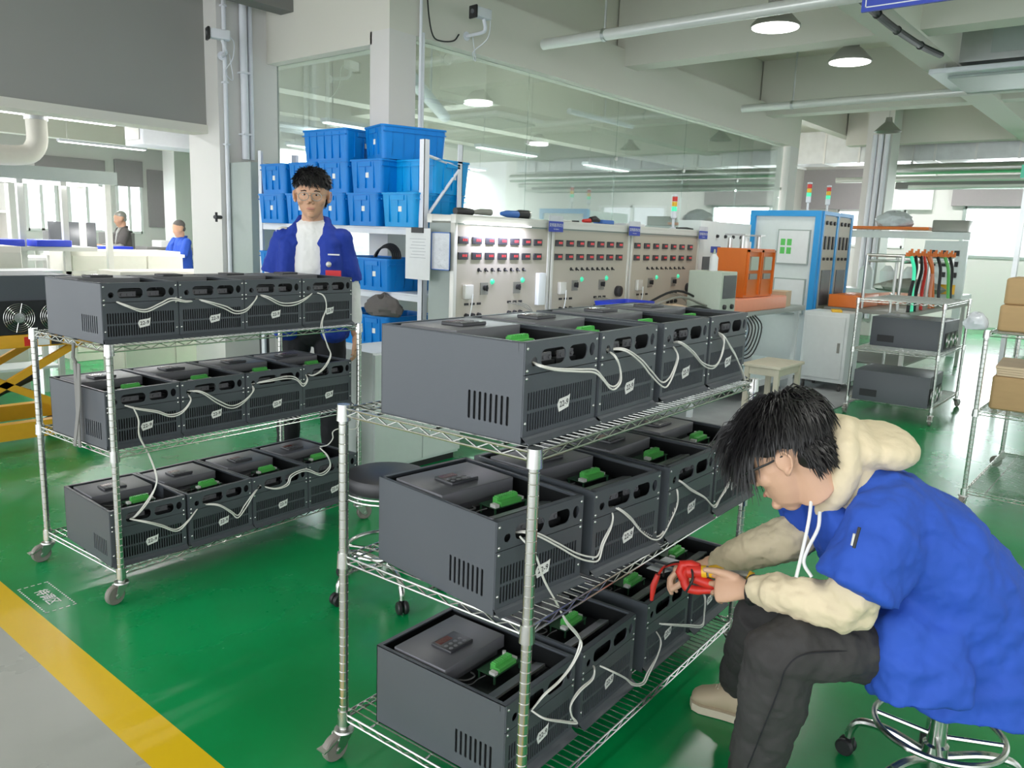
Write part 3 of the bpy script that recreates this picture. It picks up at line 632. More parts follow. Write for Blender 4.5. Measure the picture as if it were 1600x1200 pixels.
# ================================================================== STOOLS
def make_stool(label, loc, rz, seat_z, seat='vinyl_black', ringz=.19):
    t = thing('round_stool', label, 'stool', loc, rz, 'round laboratory stools')
    MB().lathe([(0, seat_z), (.13, seat_z), (.158, seat_z-.008), (.168, seat_z-.03), (.162, seat_z-.062), (0, seat_z-.064)], n=36).build('seat', seat, t)
    r = MB(); r.tube([(.165*math.cos(a*PI/16), .165*math.sin(a*PI/16), seat_z-.070) for a in range(32)], .006, 8, True); r.tube([(.165*math.cos(a*PI/16), .165*math.sin(a*PI/16), seat_z-.088) for a in range(32)], .006, 8, True); r.build('seat_band', 'chrome', t)
    MB().lathe([(.0, seat_z-.064), (.014, seat_z-.064), (.014, .27), (.024, .265), (.024, .15), (.032, .145), (.032, .075), (.02, .065), (0, .065)], n=20).build('column', 'chrome', t)
    f = MB(); f.tube([(.155*math.cos(a*PI/20), .155*math.sin(a*PI/20), ringz) for a in range(40)], .0085, 10, True)
    for k in range(4): a = k*PI/2+.5; f.cyl((.02*math.cos(a), .02*math.sin(a), ringz-.02), (.15*math.cos(a), .15*math.sin(a), ringz), .007, n=8)
    f.build('foot_ring', 'chrome', t)
    for k in range(5):
        a = k*2*PI/5+.2; ca, sa = math.cos(a), math.sin(a)
        lg = MB().tube(smoothpath([(.03*ca, .03*sa, .11), (.12*ca, .12*sa, .125), (.19*ca, .19*sa, .115), (.215*ca, .215*sa, .085), (.22*ca, .22*sa, .055)], 4), .012, 10).build('leg', 'chrome', t)
        w_ = MB()
        for s in (-1, 1): w_.lathe([(0, -.009), (.021, -.009), (.025, -.004), (.025, .004), (.021, .009), (0, .009)], (.225*ca-s*.013*sa, .225*sa+s*.013*ca, .025), 16, ax=(-sa, ca, 0))
        w_.box(.215*ca-.008, .215*sa-.008, .028, .215*ca+.008, .215*sa+.008, .056); w_.build('caster', 'black_plastic', lg)
    return t
make_stool('black round stool between the two trolleys, half hidden by chrome posts', (2.02, 2.30, 0), .3, .50)
make_stool('chrome footed stool under the seated worker', (2.215, .33, 0), 1.3, .43)
# ================================================================== RACK WITH BLUE BINS
RX0, RX1, RY0, RY1 = 3.72, 4.08, 3.90, 5.82
t = thing('storage_rack', 'white boltless storage rack full of blue bins behind the standing worker', 'rack', (RX0, RY0, 0))
dy = RY1-RY0; dx = RX1-RX0
for (x, y) in ((0, 0), (dx, 0), (0, dy), (dx, dy)):
    b = MB(); sx_ = 1 if x == 0 else -1; sy_ = 1 if y == 0 else -1
    b.box(min(x, x+sx_*.045), min(y, y+sy_*.004), 0, max(x, x+sx_*.045), max(y, y+sy_*.004), 2.03); b.box(min(x, x+sx_*.004), min(y, y+sy_*.045), 0, max(x, x+sx_*.004), max(y, y+sy_*.045), 2.03)
    b.build('upright', 'rack_white', t, None)
for z in (.17, .62, 1.02, 1.465):
    b = MB(); b.box(.006, .006, z-.05, .03, dy-.006, z-.013); b.box(dx-.03, .006, z-.05, dx-.006, dy-.006, z-.013); b.box(.006, .006, z-.012, dx-.006, dy-.006, z); b.build('shelf', 'rack_white', t, None)
for y in (.01, dy-.01):
    for (za, zb, xa, xb) in ((1.93, 1.88, .03, dx-.02), (1.55, 1.86, .05, dx-.03)): MB().tube([(xa, y, za), (xb, y, zb)], .011, 6).build('brace', 'rack_white', t)
def make_bin(L=.50, Wd=.35, Hh=.225):
    t = thing('storage_bin', '', 'bin'); m = MB(); tp = .018
    def rg(z, q, r=.03): return [(x, y, z) for x, y in rrect(q, q, L-q, Wd-q, r)]
    m.loft([rg(0, tp), rg(Hh-.012, .006), rg(Hh-.012, .0), rg(Hh, 0), rg(Hh, .010), rg(Hh-.012, .012), rg(.008, tp+.006)], caps=True)
    for k in range(1, 6):
        x = L*k/6
        for y0, y1 in ((.004, .014), (Wd-.014, Wd-.004)): m.loft([[(x-.003, y, z) for y, z in ((y0+(.013 if y0 < .1 else 0), .02), (y1, .02), (y1, Hh-.02), (y0, Hh-.02))], [(x+.003, y, z) for y, z in ((y0+(.013 if y0 < .1 else 0), .02), (y1, .02), (y1, Hh-.02), (y0, Hh-.02))]])
    for k in range(1, 4):
        y = Wd*k/4
        for x0, x1 in ((.004, .014), (L-.014, L-.004)): m.box(x0, y-.003, .03, x1, y+.003, Hh-.02)
    m.box(.0, Wd*.32, Hh-.05, .016, Wd*.68, Hh-.02); m.box(L-.016, Wd*.32, Hh-.05, L, Wd*.68, Hh-.02)
    m.box(.012, .001, Hh-.045, L-.012, .008, Hh-.038); m.box(.012, Wd-.008, Hh-.045, L-.012, Wd-.001, Hh-.038)
    m.build('tub', 'bin_blue', t); lb = MB(); lb.box(.009, Wd*.40, .10, .0125, Wd*.50, .135); lb.build('paper_label', 'tape', t, None)
    return t
bin0 = make_bin(); bin0['group'] = 'blue storage bins'; nb = [0]
def put_bin(x, y, z, rz, label, light=False):
    if nb[0] == 0: b = bin0; b.location = (x, y, z); b.rotation_euler = (0, 0, rz); b['label'] = label
    else: b = clone(bin0, label, (x, y, z), rz)
    nb[0] += 1
    if light:
        for c in kids(b):
            if c.name.startswith('tub'): c.data = c.data.copy(); c.data.materials[0] = M['bin_blue_light']
    return b
# long side along X, short end facing the camera at rz=0
xf = RX0-.05; zt = 1.466
for k, (y, l) in enumerate(((5.42, 'far left'), (5.05, 'second from left'), (4.68, 'behind the worker head'), (4.31, 'right of the worker head'), (3.93, 'far right'))):
    put_bin(xf, y, zt, 0, 'blue plastic bin on the rack top shelf, lowest layer, %s' % l, k == 4)
for k, (y, l) in enumerate(((5.40, 'far left'), (5.02, 'second from left'), (4.65, 'centre'), (4.28, 'fourth from left'))):
    put_bin(xf+.01, y, zt+.227, 0, 'blue plastic bin in the middle layer on the rack top shelf, %s' % l)
put_bin(xf+.5, 3.90, zt+.227, PI/2-.0, 'blue bin lying lengthwise at the right end of the middle layer', True)
put_bin(xf+.40, 4.72, zt+.455, PI/2+.05, 'left blue bin on the topmost layer of the rack')
b = put_bin(xf+.03, 4.22, zt+.457, -.33, 'right blue bin on the topmost layer, turned askew'); b.location.y = 4.30
for k, (y, l) in enumerate(((5.42, 'far left'), (4.55, 'left of the coiled cable'), (4.19, 'under the coiled black cable'))):
    put_bin(xf, y, 1.021, 0, 'blue bin on the rack middle shelf, %s' % l)
for k, (y, l) in enumerate(((4.55, 'left'), (4.19, 'right'))):
    put_bin(xf, y, .621, 0, 'blue bin on the second lowest shelf of the rack, %s one' % l)
    put_bin(xf, y, .171, 0, 'blue bin on the lowest shelf of the rack, %s one' % l)
m = MB()
for k in range(5):
    m.tube([(3.86+.02*math.sin(a)+.012*k, 4.46+(.10+.008*k)*math.cos(a), 1.235+(.085+.006*k)*abs(math.sin(a))) for a in [PI*j/12 for j in range(13)]], .007, 7)
one('cable_coil', m, 'black_cable', 'coil of black cable lying on a blue bin on the middle shelf', 'cable')
def lump(name, c, r, m_, label, cat, seed=1, n=26, amp=.25):
    rnd = random.Random(seed); mb = MB(); rings = []
    ph = [(rnd.uniform(1, 5), rnd.uniform(0, 6), rnd.uniform(1, 5)) for _ in range(5)]
    for i in range(13):
        tt = -PI/2+PI*i/12; ring = []
        for k in range(n):
            a = 2*PI*k/n; d = 1+amp*sum(math.sin(p[0]*a*1.0+p[1]+p[2]*tt) for p in ph)/5*abs(math.cos(tt))
            d *= 1+rnd.uniform(-.09, .09)*(1 if amp > .3 else .5)
            z = r[2]*math.sin(tt)*(1+amp*.4*math.sin(3*a+tt)+rnd.uniform(-.12, .12)*amp*2); z = max(z, -r[2]*.55)
            ring.append((r[0]*math.cos(tt)*math.cos(a)*d, r[1]*math.cos(tt)*math.sin(a)*d, z))
        rings.append(ring)
    mb.loft(rings); return one(name, mb, m_, label, cat, (c[0], c[1], c[2]+r[2]*.55), 0, smooth=24)
lump('plastic_bag', (3.72, 4.28, .85), (.09, .16, .09), 'cloth_grey', 'crumpled dark plastic bag on a blue bin of the rack', 'bag', 3, amp=.5)
lump('plastic_bag', (3.85, 4.05, 1.243), (.10, .10, .05), 'bag_clear', 'crumpled clear plastic bag beside the coiled cable on the rack', 'bag', 5)
# white low cabinet
t = thing('low_cabinet', 'white two door low cabinet behind the foreground trolley', 'cabinet', (2.94, 3.46, 0))
MB().box(0, .018, .04, .72, .38, .745).build('body', 'cab_white', t, None)
for x0, x1, hx in ((.003, .382, .29), (.388, .717, .44)):
    d = MB().box(x0, 0, .06, x1, .018, .735).build('door', 'cab_white', t, None); MB().rbox(hx, -.012, .60, hx+.018, 0, .72, .004).build('handle', 'black_plastic', d)
MB().box(.03, .03, 0, .69, .37, .04).build('plinth', 'unit_black', t, None)
# ================================================================== TEST BENCHES
BZ = .85
t = thing('bench_desk', 'long grey steel worktop running under the cream test panels', 'desk', (3.72, 2.95, 0))
b = MB(); b.rbox(0, 0, BZ-.05, 4.5, .9, BZ, .008); b.build('worktop', 'cab_grey_green', t)
for x in (.05, 1.1, 2.2, 3.3, 4.4):
    b = MB(); b.box(x, .03, 0, x+.04, .07, BZ-.05); b.box(x, .8, 0, x+.04, .84, BZ-.05); b.box(x, .07, .25, x+.04, .8, .28); b.build('leg_frame', 'cab_white', t, None)
b = MB(); b.box(2.35, .10, .45, 2.95, .55, .80); b.build('power_supply_box', 'unit_black', t, None)
b = MB()
for k in range(5): b.tube(smoothpath([(3.02+.05*k, .02, .84), (3.08+.06*k, -.03-.004*k, .70), (2.98+.05*k, -.02, .56-.03*k), (2.80, .05, .56-.02*k), (2.72, .12, .64)]), .006, 6)
b.build('cable_bundle', 'black_cable', t)
MB().box(3.15, .05, .10, 4.35, .8, .16).build('lower_shelf', 'cab_white', t, None)
PX = [3.68, 4.70, 5.79, 7.02]
def test_panel(i):
    x0, x1 = PX[i], PX[i+1]-.015; Wd = x1-x0; y0 = 3.58
    lab = ('cream test panel with red digital meters, nearest one with the clipboard', 'cream test panel with red digital meters, middle one of three', 'cream test panel with red meters, farthest one under the signal tower')[i]
    t = thing('test_console', lab, 'test console', (x0, y0, BZ), 0, 'cream test panels'); hh = 1.50-BZ
    MB().box(.02, .004, 0, Wd-.02, .24, hh).build('housing', 'cab_grey_green', t, None)
    MB().box(.03, 0, .0, Wd-.03, .004, hh-.01).build('face_plate', 'panel_cream', t, None)
    for x in (0, Wd-.03): MB().rbox(x, -.006, 0, x+.03, .03, hh, .003).build('frame_post', 'alu', t)
    b = MB(); b.rbox(0, -.015, hh, Wd, .03, hh+.055, .003); b.box(.01, -.0165, hh+.012, Wd-.01, -.015, hh+.018); b.box(.01, -.0165, hh+.036, Wd-.01, -.015, hh+.042); b.build('top_rail', 'alu', t)
    b = MB(); b.rbox(0, .2, hh, Wd, .245, hh+.055, .003); b.rbox(0, .03, hh+.01, .03, .2, hh+.05, .003); b.build('top_rail', 'alu', t)
    for r in range(2):
        for k in range(7):
            xm = Wd*(.085+.128*k); zm = (.545, .445)[r]
            m_ = MB().rbox(xm-.046, -.010, zm-.023, xm+.046, 0, zm+.023, .003).build('panel_meter', 'meter_black', t)
            b = MB(); [b.box(xm-.010+.016*q, -.0115, zm-.006, xm-.001+.016*q, -.010, zm+.010) for q in range(3)]; b.build('led_display', 'meter_led', m_, None)
    for k in range(8 if i == 0 else 9):
        xm = Wd*(.24+.066*k); s_ = MB(); s_.lathe([(.0, -.004), (.013, -.004), (.013, 0)], (xm, 0, .355), 12, 'y'); s_.cyl((xm, -.004, .355), (xm+.006, -.022, .345), .0045, n=6); s_.build('toggle_switch', 'black_plastic', t)
    for xm, zm in ((.38, .275), (.70, .28)): MB().lathe([(0, -.014), (.012, -.012), (.018, -.004), (.02, 0)], (Wd*xm, 0, zm), 16, 'y').build('indicator_lamp', 'lamp_green', t)
    for xm in (.26, .60):
        b = MB(); b.box(Wd*xm, -.006, .19, Wd*xm+.075, 0, .27); kb = b.build('rotary_switch', 'lamp_shell', t, None); k2 = MB(); k2.lathe([(.018, 0), (.018, -.02), (.015, -.022), (0, -.022)], (Wd*xm+.04, -.006, .235), 12, 'y'); k2.box(Wd*xm+.036, -.034, .215, Wd*xm+.044, -.026, .255); k2.build('knob', 'black_plastic', kb)
    MB().rbox(Wd*.09, -.03, .17, Wd*.09+.08, 0, .26, .005).build('socket_box', 'alu', t)
    b = MB(); b.rbox(Wd*.845, -.035, .10, Wd*.845+.085, 0, .33, .006)
    if i == 0: b.build('charging_module', 'cab_white', t)
    else: b2 = MB(); b2.lathe([(.045, 0), (.045, -.03), (.03, -.035), (0, -.035)], (Wd*.86, 0, .17), 20, 'y'); b2.build('round_socket', 'meter_black', t)
    for k in range(6):
        xm = Wd*((.13, .19, .25, .56, .62, .68)[k])
        MB().box(xm-.018, -.006, .125, xm+.018, 0, .14).build('terminal_slot', 'black_plastic', t, None)
        MB().lathe([(0, -.02), (.016, -.018), (.019, 0)], (xm, 0, .055), 12, 'y').build('binding_post', 'black_plastic', t)
    for k in range(3): MB().tube(smoothpath([(Wd*(.55+.05*k), -.01, .13), (Wd*(.66+.03*k), -.05, .10), (Wd*.76, -.07, .04), (Wd*(.72+.04*k), -.06, .01)]), .003, 5).build('test_lead', 'lamp_shell', t)
    MB().tube(smoothpath([(Wd*.16, -.03, .20), (Wd*.13, -.05, .12), (Wd*.11, -.04, .0)]), .004, 5).build('power_cord', 'cab_white', t)
    return t
for i in range(3): test_panel(i)
area((4.1, 3.50, 1.49), .5, 4.5, (.75, .75, 1), (0, 0, 0), sy=.02)
t = thing('led_strip', 'bright led strip under the top rail of the nearest test panel', 'light', (3.75, 3.53, 1.497)); MB().box(0, 0, 0, .65, .025, .008).build('tube', 'tube_white', t, None)
for i, (x, l) in enumerate(((4.62, 'between the first and second test panels'), (5.70, 'between the second and third test panels'), (6.93, 'at the right end of the third test panel'))):
    t = thing('name_plate', 'small blue name plate %s' % l, 'sign', (x, 3.545, 1.475), 0, 'blue bench name plates')
    MB().box(0, 0, 0, .17, .004, .075).build('plate', 'tag_blue', t, None); MB().box(0, .002, .0, .17, .006, .115).build('backing_card', 'bag_clear', t, None)
    text_mb('\u53d8\u9891\u5668\u6d4b\u8bd5\u53f0', .028, lambda a, c, h: (.085+a, -.001+h*.2, .046+c), .0004).build('writing', 'paper', t, None)
    text_mb('TEST BENCH', .011, lambda a, c, h: (.085+a, -.001+h*.2, .018+c), .0004).build('writing', 'paper', t, None)
# clipboard and document holder on the side of the first panel
t = thing('clipboard', 'clipboard with a printed sheet hung on the side of the nearest test panel', 'clipboard', (3.63, 3.74, 1.13))
MB().box(0, 0, 0, .004, .23, .33).build('sheet', 'paper', t, None); b = MB(); b.box(-.008, .06, .30, 0, .17, .335); b.build('clip', 'black_plastic', t, None)
b = MB()
for k in range(7): b.box(-.0006, .04+.01*(k % 2), .14+.02*k, 0, .19-.012*(k % 3), .1425+.02*k)
b.build('print_line', 'paper_line', t, None)
t = thing('document_holder', 'transparent document sleeve with dark blue edge beside the clipboard', 'document holder', (3.655, 3.585, 1.20))
MB().box(0, 0, 0, .004, .17, .24).build('sleeve', 'bag_clear', t, None); b = MB()
for q in ((0, 0, .17, .006), (0, .234, .17, .24), (0, 0, .006, .24), (.164, 0, .17, .24)): b.box(-.002, q[0], q[1], .005, q[2], q[3])
b.build('edge', 'dark_trim_blue', t, None)
# tools lying on top of the panels (z = 1.555)
ZT = 1.556
def tool(name, x, y, parts, label, cat):
    t = thing(name, label, cat, (x, y, ZT))
    for pn, mb, mt in parts: mb.build(pn, mt, t)
p0 = YP(703, 328, 3.66); 
tool('power_screwdriver', 3.74, 3.63, (('grip', MB().tube([(0, 0, .02), (.09, 0, .022), (.16, .0, .020)], [.022, .024, .02], 12), 'black_plastic'), ('handle', MB().tube([(.16, 0, .02), (.24, 0, .026), (.34, 0, .026)], [.012, .02, .021], 12), 'lamp_shell')), 'black electric screwdriver lying on the nearest test panel', 'tool')
tool('hand_torch', 4.20, 3.64, (('barrel', MB().tube([(0, 0, .025), (.06, 0, .026), (.17, 0, .026)], [.012, .024, .026], 14), 'dark_trim_blue'), ('head', MB().tube([(.17, 0, .026), (.19, 0, .03), (.28, 0, .03)], [.026, .03, .03], 14), 'black_plastic'), ('ring', MB().lathe([(.02, .28), (.031, .28), (.031, .295), (.02, .295)], (0, 0, .03), 16, 'x'), 'chrome')), 'dark blue torch lying on the nearest test panel', 'torch')
tool('ballpoint_pen', 4.86, 3.64, (('barrel', MB().tube([(0, 0, .006), (.16, 0, .006)], .005, 8), 'alu'), ('cap', MB().tube([(.16, 0, .006), (.24, -.01, .008)], .006, 8), 'black_plastic')), 'thin marker pen lying at the left of the middle test panel', 'pen')
tool('clamp_tool', 5.20, 3.66, (('body', MB().tube([(0, 0, .015), (.08, 0, .02), (.12, .01, .02)], [.012, .018, .015], 10), 'red_plastic'), ('jaw', MB().tube([(.10, 0, .03), (.16, 0, .035), (.22, 0, .025)], [.02, .026, .014], 10), 'black_plastic')), 'black and red clamp tool lying on the middle test panel', 'tool')
tool('folded_cloth', 5.48, 3.66, (('cloth', MB().rbox(0, 0, 0, .17, .10, .035, .012), 'dark_trim_blue'),), 'small folded blue cloth on the middle test panel', 'cloth')
tool('paper_stack', 5.80, 3.64, (('paper', MB().box(0, 0, 0, .30, .12, .02), 'paper'),), 'white papers lying on the farthest test panel', 'paper')
tool('measuring_pen', 6.62, 3.62, (('barrel', MB().tube([(0, 0, .008), (.20, 0, .012), (.32, 0, .008)], [.006, .009, .006], 8), 'black_plastic'),), 'black pen on the farthest test panel beside the signal tower', 'pen')
def tower(x, y, z, lab, s=1):
    t = thing('signal_tower', lab, 'signal light', (x, y, z), 0, 'signal towers')
    MB().lathe([(.03*s, 0), (.03*s, .01), (.012*s, .015), (.012*s, .09*s), (.026*s, .10*s), (.026*s, .16*s), (0, .16*s)], n=16).build('stand', 'rack_white', t)
    for k, (m_, pn) in enumerate((('lamp_green', 'green_lens'), ('yellow_plastic', 'amber_lens'), ('red_plastic', 'red_lens'))): MB().lathe([(0, .16*s+.045*k*s), (.025*s, .16*s+.045*k*s), (.025*s, .20*s+.045*k*s), (0, .20*s+.045*k*s)], n=16).build(pn, m_, t)
    MB().lathe([(0, .295*s), (.026*s, .295*s), (.026*s, .31*s), (0, .315*s)], n=16).build('cap', 'rack_white', t)
tower(6.70, 3.70, 1.556, 'red amber green signal tower on the farthest test panel')
# white instrument cabinet beyond the panels
t = thing('instrument_cabinet', 'white instrument cabinet with a dark window behind the orange device', 'cabinet', (7.06, 3.60, BZ))
MB().rbox(0, 0, 0, 1.14, .24, .80, .006).build('body', 'cab_white', t); MB().box(.08, -.006, .13, .60, 0, .46).build('window', 'screen_grey', t, None)
MB().box(.24, -.006, .50, .44, 0, .56).build('name_plate', 'tag_blue', t, None)
for k in range(4): MB().lathe([(0, -.02), (.014, -.02), (.018, 0)], (.35+.18*k, 0, .66), 12, 'y').build('knob', 'black_plastic', t)
# blue parts tray, leads and probe on the desk
t = thing('parts_tray', 'bright blue plastic tray on the desk behind the foreground units', 'tray', (4.98, 3.1, BZ)); m = MB()
m.loft([[(x, y, z) for x, y in rrect(q, q, .46-q, .28-q, .03)] for z, q in ((0, .03), (.13, 0), (.13, .008), (.01, .036))]); m.build('tub', 'blue_tray', t)
for k, (pts, lab) in enumerate((([(5.5, 3.25, .9), (5.8, 3.1, 1.0), (6.1, 3.02, .93), (6.5, 2.98, .86)], 'grey test lead curving over the desk'), ([(5.55, 3.3, .92), (5.95, 3.2, 1.04), (6.3, 3.08, .92), (6.6, 3.02, .86)], 'dark test lead with an arched middle on the desk'), ([(5.6, 3.1, .86), (5.9, 3.0, .93), (6.2, 2.97, .88), (6.45, 2.96, .858)], 'short dark test lead at the front edge of the desk'))):
    one('test_lead', MB().tube(smoothpath(pts), .010, 7), ('lamp_shell', 'black_cable', 'black_cable')[k], lab, 'cable', group='leads on the desk')
one('test_probe', MB().tube([(5.95, 2.99, .87), (6.10, 2.98, .875), (6.2, 2.975, .87)], [.012, .018, .012], 10), 'black_plastic', 'black probe handle at the front edge of the desk', 'probe')
# orange test device, flat orange case and scope
t = thing('orange_test_device', 'upright orange device with two meter bays on the desk', 'test device', (6.72, 2.95, BZ+.125))
MB().box(0, .02, 0, .62, .30, .43).build('case', 'orange_metal', t, None)
for x in (.02, .32):
    b = MB(); b.box(x, .0, .02, x+.015, .02, .42); b.box(x+.265, 0, .02, x+.28, .02, .42); b.box(x, 0, .40, x+.28, .02, .42); ba = b.build('bay_frame', 'orange_metal', t, None)
    MB().box(x+.06, .005, .24, x+.22, .02, .36).build('meter', 'scope_green', ba, None); MB().box(x+.06, .008, .16, x+.22, .02, .21).build('plate', 'lamp_shell', ba, None)
b = MB()
for x in (.08, .42): b.cyl((x, .10, .43), (x, .10, .54), .02); b.cyl((x, .22, .43), (x, .22, .52), .02); b.box(x-.05, .06, .54, x+.05, .25, .555)
b.cyl((.25, .15, .43), (.25, .15, .49), .05); b.build('top_terminal', 'steel_brushed', t)
t = thing('orange_case', 'flat orange case lying on the desk below the upright orange device', 'case', (6.50, 2.93, BZ)); MB().rbox(0, 0, 0, 1.15, .42, .12, .02).build('case', 'salmon', t)
t = thing('oscilloscope', 'pale green instrument box with a dark screen and a bottle on top', 'instrument', (6.12, 2.90, BZ))
MB().rbox(0, 0, 0, .30, .30, .36, .01).build('case', 'scope_green', t); MB().box(.04, -.008, .14, .27, 0, .33).build('screen', 'screen_grey', t, None)
for x in (.08, .22): MB().lathe([(0, -.02), (.02, -.018), (.022, 0)], (x, 0, .07), 12, 'y').build('knob', 'black_plastic', t)
t = thing('glue_bottle', 'small white bottle standing on the pale green instrument box', 'bottle', (6.20, 3.02, BZ+.361)); MB().lathe([(0, 0), (.035, 0), (.035, .11), (.015, .14), (0, .14)], n=16).build('bottle', 'paper', t); MB().lathe([(0, .14), (.012, .14), (.006, .18), (0, .18)], n=12).build('cap', 'scope_green', t)
lump('cloth_pile', (5.75, 3.12, BZ), (.22, .14, .06), 'cardboard_light', 'pile of pale rags on the desk by the instrument box', 'cloth', 9)
one('wood_block', MB().box(0, 0, 0, .30, .28, .15), 'cardboard_light', 'pale wooden box on the desk right of the orange case', 'box', (7.72, 2.97, BZ), .2)
m = MB(); m.box(0, 0, 0, .34, .04, .30); o = one('socket_board', m, 'panel_cream', 'perforated cream socket board leaning beside the blue cabinet', 'board', (8.0, 3.4, BZ), 0)
m = MB()
for r in range(4):
    for c_ in range(4): m.lathe([(0, -.004), (.018, -.004), (.018, 0)], (.05+.08*c_, 0, .05+.065*r), 8, 'y')
m.build('socket_hole', 'black_plastic', o)
# blue trimmed cabinet
t = thing('control_cabinet', 'tall white control cabinet with blue trim and two meter doors', 'cabinet', (8.62, 3.02, 0)); Ht = 1.82
MB().box(.02, .02, .05, 1.0, .76, Ht-.02).build('body', 'cab_white', t, None)
b = MB(); b.box(-.01, .0, .05, .05, .06, Ht-.06); b.box(-.01, .72, .05, .05, .78, Ht-.06); b.box(-.01, .0, Ht-.06, .05, .78, Ht+.0); b.build('blue_frame', 'blue_trim', t, None)
b = MB(); b.box(.051, -.01, .05, .09, .018, Ht-.04); b.box(.50, -.01, .05, .55, .018, Ht-.04); b.box(.96, -.01, .05, 1.02, .018, Ht-.04); b.box(.051, -.01, Ht-.039, 1.02, .018, Ht); b.build('blue_frame', 'blue_trim', t, None)
for z0, z1 in ((1.25, 1.62), (.72, 1.10)):
    s_ = MB().box(-.004, .10, z0, .02, .45, z1).build('paper_frame', 'cab_grey_green', t, None); MB().box(-.006, .112, z0+.012, -.003, .438, z1-.012).build('notice_sheet', 'paper', s_, None)
b = MB()
for k in range(2):
    for j in range(2): b.box(-.0075, .36-.07*k, 1.36+.09*j, -.006, .41-.07*k, 1.43+.09*j)
b.build('chart_patch', 'terminal_green', t, None)
for x in (.10, .57):
    d = MB().box(x, -.004, .1, x+.38, .02, Ht-.05).build('door', 'panel_cream', t, None)
    for k in range(3):
        MB().lathe([(0, -.02), (.02, -.02), (.022, 0)], (x+.06+.12*k, -.004, 1.70), 10, 'y').build('knob', 'black_plastic', d); MB().box(x+.04+.12*k, -.02, 1.42, x+.08+.12*k, -.004, 1.56).build('breaker_switch', 'black_plastic', d, None)
        MB().lathe([(0, -.02), (.015, -.02), (.017, 0)], (x+.06+.12*k, -.004, 1.32), 10, 'y').build('push_button', 'black_plastic', d)
    for r in range(2):
        for k in range(3): MB().box(x+.04+.12*k, -.016, .62-.18*r, x+.09+.12*k, -.004, .70-.18*r).build('socket', 'black_plastic', d, None)
    MB().box(x+.05, -.012, .82, x+.33, -.004, 1.20).build('window', 'screen_grey', d, None)
tower(8.95, 3.30, 1.825, 'left signal tower on the blue trimmed cabinet', 1.0); tower(9.42, 3.25, 1.825, 'right signal tower on the blue trimmed cabinet', 1.0)
# small wheeled cabinet + stool
t = thing('wheeled_cabinet', 'small white wheeled cabinet with one door in front of the blue cabinet', 'cabinet', (8.22, 2.50, 0))
MB().rbox(0, 0, .09, .40, .45, .80, .006).build('body', 'cab_white', t); d = MB().rbox(-.012, .03, .13, 0, .42, .76, .004).build('door', 'cab_white', t); MB().box(-.02, .06, .40, -.012, .085, .50).build('handle', 'lamp_shell', d, None)
for x in (.04, .36):
    for y in (.04, .41): b = MB(); b.box(x-.012, y-.012, .05, x+.012, y+.012, .09); b.lathe([(0, -.01), (.03, -.01), (.03, .01), (0, .01)], (x, y, .03), 14, 'y'); b.build('caster', 'rubber', t)
one('work_glove', MB().rbox(0, 0, 0, .16, .10, .025, .01), 'yellow_plastic', 'yellow work gloves on the small wheeled cabinet', 'glove', (8.30, 2.60, .80), .4)
t = thing('wooden_stool', 'pale square wooden stool in front of the benches', 'stool', (6.42, 2.46, 0))
MB().rbox(-.01, -.01, .425, .54, .33, .45, .008).build('seat', 'wood_stool', t)
for x in (.01, .48):
    for y in (.01, .27): MB().box(x, y, 0, x+.04, y+.04, .425).build('leg', 'wood_stool', t, None)
b = MB(); b.box(.05, .02, .36, .48, .04, .42); b.box(.05, .28, .36, .48, .30, .42); b.box(.02, .05, .36, .04, .27, .42); b.box(.49, .05, .36, .51, .27, .42); b.box(.05, .02, .10, .48, .04, .13); b.build('apron', 'wood_stool', t, None)
# ================================================================== FAR TROLLEYS ON THE RIGHT
make_trolley('wire trolley at the right holding two closed dark units', (7.30, 1.48, 0), .02, 1.10, .68, (1.0, .57, .13), 'rubber', brake=(0, 2))
make_trolley('wire trolley cut by the right edge with cardboard packets', (5.0, .19, 0), 0, 1.20, .60, (1.0, .56, .10), 'rubber', brake=(0,))
def closed_unit(x, y, z, lab, rz=0, Lx=.55, Ly=.60, Hh=.26):
    t = thing('closed_inverter', lab, 'inverter', (x, y, z), rz, 'closed inverter units')
    MB().rbox(0, 0, 0, Lx, Ly, Hh, .004).build('case', 'unit_grey', t); MB().box(-.003, Ly-.20, .04, .0, Ly-.06, .10).build('vent_panel', 'unit_black', t, None)
    b = MB(); b.box(.03, -.004, .02, Lx-.03, 0, Hh-.10); b.build('fan_plate', 'unit_black', t, None)
    for k in range(3):
        xc = .11+.165*k; b = MB()
        for r in (.018, .03, .042, .054, .066): b.tube([(xc+r*math.cos(a*PI/10), -.012, .09+r*math.sin(a*PI/10)) for a in range(20)], .0016, 4, True)
        for a in range(6): b.cyl((xc, -.012, .09), (xc+.068*math.cos(a*PI/3), -.012, .09+.068*math.sin(a*PI/3)), .0018, n=4)
        b.lathe([(0, -.016), (.02, -.014), (.02, -.004)], (xc, 0, .09), 12, 'y'); b.build('fan_guard', 'chrome', t)
closed_unit(7.62, 1.52, .586, 'closed dark unit with fans on the middle shelf of the right trolley')
closed_unit(7.22, 1.50, .146, 'closed dark unit with fans on the bottom shelf of the right trolley', .03)
one('cardboard_packet', MB().rbox(0, 0, 0, .45, .42, .145, .02), 'cardboard', 'lower brown cardboard packet on the top shelf of the cut off trolley', 'box', (5.10, .34, 1.016), .05)
one('cardboard_packet', MB().rbox(0, 0, 0, .45, .40, .145, .02), 'cardboard', 'upper brown cardboard packet on the top shelf of the cut off trolley', 'box', (5.12, .35, 1.163), .05)
one('cardboard_packet', MB().rbox(0, 0, 0, .50, .55, .19, .02), 'cardboard', 'brown cardboard stack on the middle shelf of the cut off trolley', 'box', (5.12, .20, .576), .03)
